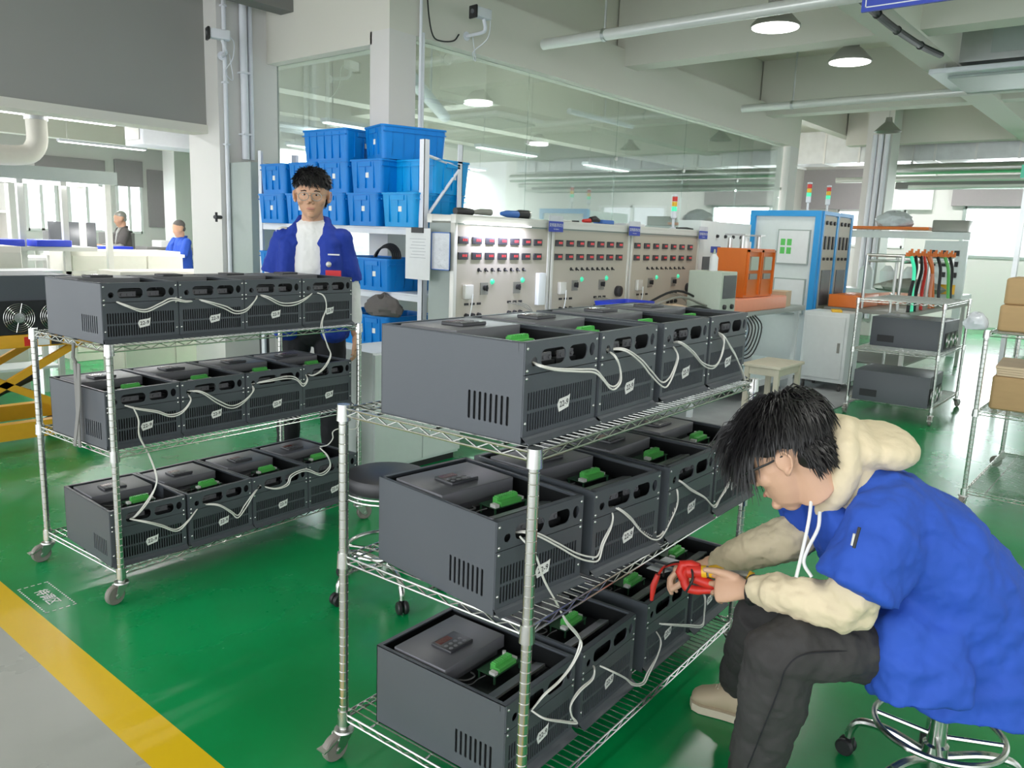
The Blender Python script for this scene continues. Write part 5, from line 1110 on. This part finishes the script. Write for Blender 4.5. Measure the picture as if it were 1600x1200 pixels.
# ------------------------------------------------------------------ seated worker
w1t = thing('person', 'seated person in a blue work jacket and cream hoodie bending over to test units', 'person', (2.215, .33, 0)); w1t.rotation_euler = (0, 0, 0)
th_, ps_ = math.radians(36), math.radians(28)
hf = ((LI*math.cos(ps_)+AW*math.sin(ps_))*math.cos(th_)-UP*math.sin(th_)).normalized(); hs = (-AW*math.cos(ps_)+LI*math.sin(ps_)).normalized(); hu = hf.cross(hs)
if hu.z < 0: hu = -hu
hC = DP(1231, 710, 1.90)
b = MB()
head_mesh(b, hC, hf, hs, hu, 1.0, neck=[(DP(1280, 742, 1.93), .060), (DP(1318, 752, 1.95), .06)])
tubeE(b, [(DP(1350, 785, 1.95), .12, .05), (DP(1405, 850, 1.98), .14, .08), (DP(1450, 930, 2.02), .13, .08), (DP(1475, 1005, 2.05), .13, .09)], AW)
# arms
Lsh, Lel, Lwr = DP(1395, 822, 1.84), DP(1330, 950, 1.80), DP(1172, 921, 1.955)
Rsh, Rel, Rwr = DP(1300, 775, 2.10), DP(1245, 850, 2.12), DP(1108, 884, 2.27)
for a, e, w_ in ((Lsh, Lel, Lwr), (Rsh, Rel, Rwr)): tubeE(b, [(a, .042, .042), ((a+e)/2, .038, .038), (e, .034, .034), ((e+w_)/2, .034, .034), (w_, .024, .028)], AW)
lf = (DP(1106, 917, 2.03)-Lwr).normalized()
tp = hand(b, Lwr+lf*.012, lf, AW*.85-UP*.5, UP*.85+AW*.3, curl=(.22, .34, .46, .58), thumb=(.93, .30, -.42), tcurl=.25, spread=.12, k=.90)
rf = (DP(1040, 893, 2.31)-Rwr).normalized()
hand(b, Rwr+rf*.010, rf, -UP*.8-AW*.35, -AW*.8+UP*.35, curl=(.52, .58, .62, .66), thumb=(.8, .25, .75), tcurl=.3, base=(.15, .1, .1, .1))
# legs inside the trousers, feet inside the shoes
Lk, La = DP(1212, 1012, 1.86), DP(1176, 1228, 2.02)
Rk, Ra = DP(1190, 960, 2.16), DP(1146, 1068, 2.43)
Lh, Rh = DP(1450, 1015, 1.95), DP(1440, 1000, 2.15)
for h_, k_, a_ in ((Lh, Lk, La), (Rh, Rk, Ra)):
    tubeE(b, [(h_, .05, .05), ((h_+k_)/2, .045, .045), (k_, .032, .032), ((k_+a_)/2, .032, .032), (a_, .026, .028)], AW)
toeR = ZP(1092, 1086, .035); toeL = Vector((La.x, La.y, .035))+(LI*.9+AW*.1)*.17
for a_, t_ in ((La, toeL), (Ra, toeR)): tubeE(b, [(Vector((a_.x, a_.y, .06)), .03, .03), ((Vector((a_.x, a_.y, .05))+t_)/2, .034, .024), (t_, .03, .016)], AW)
body = blob('body', b, .0036, 'skin', w1t, 4)
face_parts(w1t, body, hC, hf, hs, hu)
hair(w1t, hC, hf, hs, hu, 1.0, 5200, 5, L=(.035, .075), lift=.45, bangs=.9, grav=.75, whorl=(-.35, .0, .93), r0=.0012, cap=(-.016, .060, .106, .088, .083))
# glasses
g = MB(); GW = lambda a, c, e: hC+hf*a+hs*c+hu*e
for sg in (-1, 1):
    g.tube([GW(.106+.004*math.cos(q), sg*.034+.024*math.cos(q), .004+.018*math.sin(q)) for q in [2*PI*j/20 for j in range(20)]], .0024, 8, True)
    g.tube([GW(.104, sg*.058, .010), GW(.095, sg*.074, .012), GW(.03, sg*.081, .010), (GW(-.01, sg*.086, .012))], [.0028, .003, .0026, .002], 8)
g.tube([GW(.108, -.010, .008), GW(.111, 0, .011), GW(.108, .010, .008)], .0022, 8)
gl = part('glasses', g, 'black_plastic', w1t, w1t)
g = MB()
for sg in (-1, 1): g.ell(GW(.108, sg*.034, .004), (hf*.0008, hs*.0225, hu*.017), 18, 6)
part('lens', g, 'glass_clear', gl, w1t)
# hoodie (cream): torso, sleeves, cuffs, hood
h = MB()
tubeE(h, [(DP(1300, 762, 1.94), .085, .060), (DP(1345, 775, 1.95), .13, .065), (DP(1405, 850, 1.98), .15, .085)], AW)
tubeE(h, [(DP(1368, 850, 1.80), .055, .055), (DP(1352, 880, 1.79), .056, .056), (DP(1330, 935, 1.79), .062, .058), (DP(1312, 950, 1.80), .055, .052), (DP(1272, 940, 1.83), .053, .050), (DP(1232, 930, 1.87), .049, .046), (DP(1205, 925, 1.90), .046, .043), (DP(1195, 923, 1.915), .036, .036), (DP(1180, 922, 1.935), .034, .036)], AW)
h.sphere(DP(1338, 955, 1.80), .042)
tubeE(h, [(Rsh, .065, .065), (DP(1270, 815, 2.11), .063, .060), (DP(1240, 838, 2.12), .066, .060), (DP(1200, 850, 2.15), .060, .054), (DP(1160, 866, 2.19), .053, .047), (DP(1140, 873, 2.215), .044, .040), (DP(1122, 879, 2.24), .036, .036)], AW)
for q in range(9):
    a0 = DP(1240+q*11, 912+q*3, 1.83-.0*q)
blob('hoodie', h, .006, 'hoodie_cream', w1t, 4, (.045, .020), disp2=(.018, .006))
h = MB()
hp = lambda x, y, d: DP(x, y, d)
h.ell(hp(1368, 694, 1.95), ((hp(1428, 700, 1.95)-hp(1368, 694, 1.95))*1.0, AW*.125, (hp(1372, 664, 1.95)-hp(1368, 694, 1.95))*1.15), 24, 14)
h.ell(hp(1330, 690, 1.94), ((hp(1372, 690, 1.94)-hp(1330, 690, 1.94)), AW*.115, (hp(1318, 646, 1.94)-hp(1330, 690, 1.94))*.92), 24, 14)
for sgn in (-1, 1):
    dd = 1.94+sgn*.085
    tubeE(h, [(hp(1316, 668, 1.94+sgn*.05), .04, .030), (hp(1318, 700, dd), .04, .034), (hp(1322, 735, dd+sgn*.005), .038, .036), (hp(1303, 775, dd-sgn*.02), .034, .032), (hp(1284, 800, dd-sgn*.055), .026, .022)], AW)
tubeE(h, [(hp(1318, 700, 1.94), .07, .05), (hp(1330, 745, 1.95), .10, .05)], AW)
ho = blob('hood', h, .0055, 'hoodie_cream', w1t, 8, (.06, .012), disp2=(.02, .004))
h = MB()
h.tube(smoothpath([hp(1268, 776, 1.86), hp(1264, 812, 1.85), hp(1254, 860, 1.84), hp(1244, 902, 1.835)]), .0042, 8); h.tube(smoothpath([hp(1281, 800, 1.86), hp(1278, 826, 1.845), hp(1262, 858, 1.84), hp(1256, 880, 1.838), (hp(1268, 901, 1.835))]), .0042, 8)
part('drawstring', h, 'tape', w1t, w1t)
# jacket
j = MB()
tubeE(j, [(hp(1340, 765, 1.95), .15, .075), (hp(1372, 785, 1.96), .205, .100), (hp(1408, 828, 1.98), .225, .140), (hp(1440, 885, 2.00), .232, .172), (hp(1462, 940, 2.03), .238, .192), (hp(1478, 990, 2.05), .245, .190), (hp(1482, 1035, 2.05), .245, .180), (hp(1480, 1082, 2.05), .24, .176)], AW, 32, 2.7, True)
tubeE(j, [(hp(1412, 812, 1.85), .075, .100), (hp(1385, 850, 1.80), .078, .100), (hp(1362, 885, 1.785), .080, .097), (hp(1342, 924, 1.78), .078, .094)], AW, 24, 2.3, True)
tubeE(j, [(hp(1300, 765, 2.10), .08, .07), (hp(1262, 795, 2.12), .082, .072), (hp(1240, 815, 2.13), .078, .066)], AW, flat=True)
tubeE(j, [(hp(1290, 790, 1.93), .10, .03), (hp(1300, 830, 1.96), .13, .045), (hp(1335, 880, 2.0), .16, .07)], AW)
tubeE(j, [(hp(1430, 925, 1.90), .07, .07), (hp(1436, 985, 1.845), .07, .092), (hp(1436, 1030, 1.84), .075, .100), (hp(1438, 1088, 1.84), .075, .103)], AW, 24, 3.5, True)
jk = blob('jacket', j, .0065, 'jacket_blue', w1t, 5, (.14, .045), disp2=(.046, .015))
j = MB()
for (a, c) in (((1340, 850), (1358, 848)), ): pass
p0 = hp(1338, 828, 1.685); j.box(0, 0, 0, 0, 0, 0) if False else None
j.tube([hp(1343, 824, 1.68), hp(1334, 856, 1.685)], .0035, 8); part('pocket_pen', j, 'black_plastic', w1t, w1t)
j = MB(); j.tube([hp(1335, 834, 1.684), hp(1331, 852, 1.688)], .003, 8); part('pocket_pen', j, 'alu', w1t, w1t)
# trousers
j = MB()
tubeE(j, [(hp(1475, 1010, 2.05), .19, .13), (hp(1430, 1012, 2.04), .18, .11)], AW)
tubeE(j, [(hp(1445, 1012, 1.96), .085, .085), (hp(1380, 1010, 1.92), .088, .082), (hp(1300, 1008, 1.88), .088, .080), (hp(1240, 1010, 1.865), .084, .080), (hp(1216, 1022, 1.865), .080, .080), (hp(1212, 1060, 1.89), .080, .082), (hp(1206, 1100, 1.92), .078, .080), (hp(1194, 1145, 1.955), .074, .074), (hp(1182, 1190, 1.99), .068, .066), (hp(1176, 1222, 2.015), .064, .062)], AW, 22)
tubeE(j, [(hp(1430, 1000, 2.14), .095, .09), (hp(1300, 985, 2.15), .088, .08), (hp(1215, 965, 2.16), .080, .078), (hp(1190, 968, 2.17), .076, .074), (hp(1176, 1000, 2.24), .070, .068), (hp(1162, 1040, 2.35), .064, .060), (hp(1152, 1062, 2.42), .058, .054)], AW, 20)
blob('trousers', j, .0065, 'jeans_dark', w1t, 6, (.07, .022), disp2=(.025, .007))
j = MB(); j.tube(smoothpath([hp(1368, 1016, 1.812), hp(1300, 1018, 1.79), hp(1252, 1024, 1.775), hp(1228, 1045, 1.775), hp(1218, 1075, 1.795), hp(1200, 1120, 1.83), hp(1180, 1170, 1.885), hp(1168, 1200, 1.915)]), .0018, 6); part('side_seam', j, 'trousers_black', w1t, w1t)
def shoe(top, heel, toe, m1, m2, k=1.0):
    heel = Vector((heel.x, heel.y, 0)); toe = Vector((toe.x, toe.y, 0)); d = (toe-heel).normalized(); s = Vector((-d.y, d.x, 0)); L = (toe-heel).length
    mb = MB(); rings = []
    for t_, w_, hh in ((-.02, .020, .05), (.0, .032, .085), (.15, .036, .098), (.32, .037, .088), (.5, .041, .070), (.7, .045, .055), (.87, .040, .045), (.97, .026, .034), (1.0, .010, .026)):
        c = heel+d*L*t_; rings.append([c+s*math.cos(a)*w_*k+UP*(.018+hh*k*.5+math.sin(a)*hh*k*.5) for a in [2*PI*q/16 for q in range(16)]])
    mb.loft(rings); sh = part('shoe', mb, m1, top, top, 60); mb = MB(); rings = []
    out = []
    for t_, w_ in ((-.03, .018), (0, .034), (.3, .037), (.6, .044), (.75, .047), (.92, .038), (1.02, .012)): out.append((t_, w_))
    poly = [heel+d*L*t_+s*w_*k for t_, w_ in out]+[heel+d*L*t_-s*w_*k for t_, w_ in reversed(out)]
    mb.loft([[p+UP*.002 for p in poly], [p+UP*.026 for p in poly]]); part('sole', mb, m2, sh, top, 40)
    mb = MB()
    for q in range(5): c = heel+d*L*(.36+.07*q)+UP*(.018+(.094-.012*q)*k); mb.tube([c-s*.022*k-UP*.010, c+UP*.001, c+s*.022*k-UP*.010], .0028, 6)
    part('laces', mb, m2, sh, top)
shoe(w1t, Vector((Ra.x, Ra.y, 0))-(toeR-Ra).normalized()*.03, toeR+ (Vector((toeR.x-Ra.x, toeR.y-Ra.y, 0)).normalized()*.02), 'shoe_beige', 'shoe_sole')
shoe(w1t, Vector((La.x, La.y, 0))-LI*.04, toeL+LI*.05, 'shoe_beige', 'shoe_sole')
# bracelet
j = MB(); bc = Lwr+(Lel-Lwr).normalized()*.006; ax_ = (Lel-Lwr).normalized(); u_, v_ = ortho(ax_)
j.tube([bc+(u_*math.cos(q)+v_*math.sin(q))*.0315 for q in [2*PI*t/20 for t in range(20)]], .0075, 8, True); part('bracelet', j, 'black_plastic', w1t, w1t)
# clamp meter held in the left hand, red lead and probe held in the right
t = thing('clamp_meter', 'red and yellow clamp meter held in the left hand of the seated worker', 'meter', tuple(hp(1120, 893, 2.042))); 
c = MB(); c.tube(smoothpath([hp(1078, 888, 2.072), hp(1070, 898, 2.082), hp(1072, 916, 2.082), hp(1088, 922, 2.072), hp(1120, 922, 2.052)]), [.012]*20+[.010]*5, 10); c.tube([hp(1068, 905, 2.082), hp(1062, 893, 2.082), hp(1066, 882, 2.082), hp(1080, 882, 2.072), hp(1092, 887, 2.062)], .012, 10); part('clamp_jaw', c, 'red_plastic', t, t)
c = MB(); c.tube([hp(1074, 893, 2.067), hp(1096, 893, 2.057)], [.016, .018], 12); c.tube([hp(1085, 904, 2.057), hp(1105, 911, 2.052), hp(1125, 918, 2.042)], [.012, .014, .010], 10); part('red_housing', c, 'red_plastic', t, t)
c = MB(); c.tube([hp(1094, 893, 2.057), hp(1104, 893, 2.052)], .016, 12); c.tube([hp(1108, 893, 2.052), hp(1118, 893, 2.047), hp(1128, 896, 2.042), hp(1132, 898, 2.042)], [.015, .018, .015, .008], 12); part('yellow_housing', c, 'yellow_plastic', t, t)
c = MB(); c.tube([hp(1103, 893, 2.052), hp(1109, 893, 2.052)], .014, 12); c.tube([hp(1130, 897, 2.042), hp(1160, 899, 2.017), hp(1172, 900, 2.007)], [.010, .012, .010], 10); part('dark_grip', c, 'lamp_shell', t, t)
c = MB(); c.tube([hp(1168, 899, 2.007), hp(1176, 903, 2.002)], .014, 10); part('yellow_end', c, 'yellow_plastic', t, t)
t = thing('test_probe', 'red test probe with looping leads held by the right hand over the open unit', 'probe', tuple(hp(1020, 935, 2.30)))
c = MB(); c.tube([hp(1028, 898, 2.285), hp(1021, 915, 2.29), hp(1018, 938, 2.295)], [.008, .0095, .005], 10); part('probe_body', c, 'red_plastic', t, t)
c = MB(); c.tube(smoothpath([hp(1030, 896, 2.285), hp(1038, 886, 2.25), hp(1056, 881, 2.18), hp(1074, 886, 2.10), hp(1080, 900, 2.05)]), .004, 7); part('red_lead', c, 'red_plastic', t, t)
c = MB(); c.tube(smoothpath([hp(1036, 900, 2.28), hp(1040, 885, 2.24), hp(1060, 878, 2.16), hp(1078, 885, 2.07), hp(1082, 905, 2.03), hp(1072, 925, 2.04)]), .003, 7); part('black_lead', c, 'black_cable', t, t)
c = MB(); q = [ZP(x_, y_, .345) for x_, y_ in ((1010, 888), (1040, 870), (1075, 880), (1065, 888), (1035, 896))]; c.loft([q, [v+UP*.0012 for v in q]])
one('paper_note', c, 'paper', 'white sheet of paper lying on the bottom shelf units by the hands', 'paper')
# ------------------------------------------------------------------ people standing
def stand(label, base, facing, Ht, spec, voxel=.006, hairn=1800, detail=True):
    """spec: joint positions as (right of the facing camera view, forward, height) in metres"""
    t = thing('person', label, 'person', (base[0], base[1], 0)); B = Vector((base[0], base[1], 0)); fd = Vector((math.cos(facing), math.sin(facing), 0)); rd = Vector((-fd.y, fd.x, 0))   # rd: the person's left
    P = lambda l, f_, z: B+rd*l+fd*f_+UP*z*Ht/1.74
    k = Ht/1.74; hy = spec.get('headyaw', 0); hp_ = spec.get('headpitch', 0)
    hf = (fd*math.cos(hy)+rd*math.sin(hy)); hf = (hf*math.cos(hp_)-UP*math.sin(hp_)).normalized(); hs = Vector((-hf.y, hf.x, 0)).normalized(); hu = hf.cross(hs)
    if hu.z < 0: hu = -hu
    hC = P(spec.get('hl', 0), spec.get('hf', .03), 1.585)
    b = MB(); head_mesh(b, hC, hf, hs*1.09, hu, k*1.0, neck=[(P(0, .0, 1.47), .058*k), (P(0, -.01, 1.42), .075*k)])
    tubeE(b, [(P(0, 0, 1.38), .12*k, .065*k), (P(0, .0, 1.25), .12*k, .09*k), (P(0, 0, 1.08), .13*k, .09*k), (P(0, 0, .93), .14*k, .10*k)], rd)
    for sg, arm in ((1, spec['larm']), (-1, spec['rarm'])):
        S, E_, Wr = [P(*a) for a in arm[:3]]
        tubeE(b, [(S, .05*k, .05*k), ((S+E_)/2, .042*k, .042*k), (E_, .037*k, .037*k), ((E_+Wr)/2, .034*k, .034*k), (Wr, .025*k, .022*k)], rd)
        dirh = (Wr-E_).normalized(); hand(b, Wr+dirh*.008, dirh, -rd*sg+fd*.2, fd+UP*.2, curl=(.30, .34, .38, .42), thumb=(.75, .35, .3), k=k*.97)
        leg = spec['lleg'] if sg > 0 else spec['rleg']; L0, K0, A0 = [P(*a) for a in leg]
        tubeE(b, [(L0, .075*k, .08*k), ((L0+K0)/2, .065*k, .07*k), (K0, .05*k, .05*k), ((K0+A0)/2, .045*k, .05*k), (A0, .032*k, .034*k)], rd)
        tubeE(b, [(A0, .03, .03), (A0+fd*.07-UP*.035, .032, .022), (A0+fd*.15-UP*.045, .03, .016)], rd)
    body = blob('body', b, voxel*.6 if detail else voxel, spec.get('skin', 'skin_warm'), t, 3)
    face_parts(t, body, hC, hf, hs, hu, k*.98, detail)
    j = MB()    # shirt
    tubeE(j, [(P(0, .0, 1.418), .100*k, .080*k), (P(0, .0, 1.36), .13*k, .105*k), (P(0, .005, 1.2), .145*k, .125*k), (P(0, .005, 1.02), .14*k, .12*k), (P(0, 0, .93), .15*k, .12*k)], rd)
    for sg, arm in ((1, spec['larm']), (-1, spec['rarm'])):
        S, E_, Wr = [P(*a) for a in arm[:3]]; e2 = E_+(Wr-E_)*.82
        tubeE(j, [(S, .06*k, .06*k), ((S+E_)/2, .054*k, .054*k), (E_, .050*k, .050*k), ((E_+Wr)/2, .046*k, .046*k), (e2, .036*k, .036*k)], rd)
    blob('shirt', j, voxel, spec['shirt'], t, 3, (.05, .012))
    # open jacket: two fronts and a back joined over the shoulders
    j = MB()
    for (l, w_, f_, dpt) in ((.125, .075, .035, .125), (-.125, .075, .035, .125)):
        tubeE(j, [(P(l*.62, .0, 1.405), .050*k, .062*k), (P(l*.86, .01, 1.33), .072*k, .112*k), (P(l*.95, f_*.6, 1.15), w_*.95*k, (dpt+.012)*k), (P(l*.98, f_*.7, .98), w_*1.0*k, (dpt+.012)*k), (P(l*1.0, f_*.7, .86), w_*1.05*k, (dpt+.01)*k)], rd)
    tubeE(j, [(P(0, -.055, 1.42), .085*k, .035*k), (P(0, -.06, 1.33), .15*k, .06*k), (P(0, -.06, 1.1), .18*k, .075*k), (P(0, -.06, .86), .19*k, .07*k)], rd)
    for sg in (-1, 1): j.tube(smoothpath([P(.0, -.075, 1.475), P(sg*.055, -.045, 1.475), P(sg*.082, .025, 1.43), P(sg*.085, .085, 1.36), P(sg*.07, .118, 1.26)]), [.012*k]*24+[.004*k], 8) if False else tubeE(j, [(P(sg*.03, -.07, 1.47), .02*k, .018*k), (P(sg*.07, -.03, 1.468), .022*k, .018*k), (P(sg*.088, .04, 1.42), .026*k, .016*k), (P(sg*.078, .10, 1.33), .028*k, .012*k)], rd)
    for sg, arm in ((1, spec['larm']), (-1, spec['rarm'])):
        S, E_, Wr = [P(*a) for a in arm[:3]]
        tubeE(j, [(S+UP*.0, .062*k, .066*k), ((S*.6+E_*.4), .066*k, .068*k), (S*.12+E_*.88, .070*k, .070*k)], rd, flat=True)
    blob('jacket', j, voxel, spec['jacket'], t, 4, (.09, .020), disp2=(.035, .007))
    j = MB()
    tubeE(j, [(P(0, 0, .96), .155*k, .11*k), (P(0, 0, .86), .165*k, .115*k)], rd)
    for leg in (spec['lleg'], spec['rleg']):
        L0, K0, A0 = [P(*a) for a in leg]; tubeE(j, [(L0, .088*k, .10*k), ((L0+K0)/2, .082*k, .085*k), (K0, .068*k, .07*k), ((K0+A0)/2, .062*k, .064*k), (A0+UP*.01, .056*k, .056*k)], rd)
    blob('trousers', j, voxel, spec['trousers'], t, 4, (.08, .014))
    for leg in (spec['lleg'], spec['rleg']): A0 = P(*leg[2]); shoe(t, A0-fd*.06, A0+fd*.20, 'shoe_dark', 'black_plastic')
    if detail: hair(t, hC, hf, hs, hu, k*1.0, hairn, 11, L=(.03, .045), lift=.35, bangs=-.1, grav=-.25, whorl=(-.4, -.3, .8), cap=(-.018, .060, .104, .090, .084), r0=.0018, front=.10)
    else:
        j = MB(); W_ = lambda a, c: hC+hf*a+hu*c; j.ell(W_(-.022, .047), (hf*.10*k, hs*.083*k, hu*.088*k), 20, 12); j.ell(W_(-.05, -.005), (hf*.052*k, hs*.07*k, hu*.06*k), 16, 10); part('hair', j, spec.get('haircol', 'hair_black'), t, t)
    return t, P, hC, hf, hs, hu, k*.98
cdir = math.atan2(-fw0.y, -fw0.x)
p2 = fw0*4.40+rt0*((485-800)/F*4.40)
spec = dict(larm=((.150, .0, 1.375), (.205, -.01, 1.10), (.245, .05, .86)), rarm=((-.150, .0, 1.375), (-.215, .03, 1.14), (-.15, .25, 1.07)), lleg=((.09, 0, .88), (.10, .01, .47), (.10, -.02, .09)), rleg=((-.09, 0, .88), (-.13, .02, .47), (-.165, -.01, .09)),
            shirt='shirt_white', jacket='jacket_dark', trousers='trousers_black', headyaw=.16, headpitch=.10, hl=.005)
t2, P2, C2h, f2, s2, u2, k2 = stand('standing person in a blue work jacket over a white shirt behind the left trolley', (p2.x, p2.y), cdir, 1.76, spec)
g = MB(); GW = lambda a, c, e: C2h+(f2*a+s2*c+u2*e)*k2
for sg in (-1, 1):
    g.tube([GW(.108, sg*.034+.026*math.cos(q), .002+.021*math.sin(q)) for q in [2*PI*j/20 for j in range(20)]], .0018, 6, True); g.tube([GW(.107, sg*.060, .010), GW(.09, sg*.076, .012), GW(-.01, sg*.084, .010)], .0012, 6)
g.tube([GW(.108, -.008, .006), GW(.111, 0, .009), GW(.108, .008, .006)], .0012, 6); g.tube([GW(.108, -.02, .020), GW(.110, .02, .020)], .0010, 6)
part('glasses', g, 'lamp_shell', t2, t2)
g = MB(); c0 = P2(.130, .188, 1.235); g.ell(c0, (rt0*.015, UP*.015, fw0*.010), 16, 8); part('badge_reel', g, 'alu', t2, t2)
g = MB(); q = [P2(a, .196, z) for a, z in ((.115, 1.160), (.195, 1.160), (.195, 1.205), (.115, 1.205))]; g.loft([q, [v+fw0*.012 for v in q]]); part('name_badge', g, 'badge_red', t2, t2)
g = MB(); q = [P2(a, .186, z) for a, z in ((.125, 1.282), (.185, 1.282), (.185, 1.289), (.125, 1.289))]; g.loft([q, [v+fw0*.012 for v in q]]); part('chest_print', g, 'paper', t2, t2)
c_ = P2(.27, .07, .78)
# two people far away in the left hall
sp2 = dict(larm=((.18, .0, 1.40), (.22, .1, 1.13), (.12, .32, 1.12)), rarm=((-.18, .0, 1.40), (-.22, .1, 1.13), (-.12, .32, 1.12)), lleg=((.09, 0, .88), (.10, .02, .47), (.10, -.02, .09)), rleg=((-.09, 0, .88), (-.10, .02, .47), (-.10, -.01, .09)),
           shirt='lamp_shell', jacket='cloth_grey', trousers='trousers_black', headpitch=.3, haircol='lamp_shell')
stand('far person in a dark jacket bending over a bench by the left windows', (5.95, 13.2), PI*.95, 1.62, sp2, .014, 0, False)
sp3 = dict(sp2); sp3.update(jacket='jacket_blue', shirt='jacket_blue', haircol='cloth_grey')
stand('far person in blue near the pillar at the right of the passage', (5.72, 10.9), PI*1.0, 1.50, sp3, .014, 0, False)
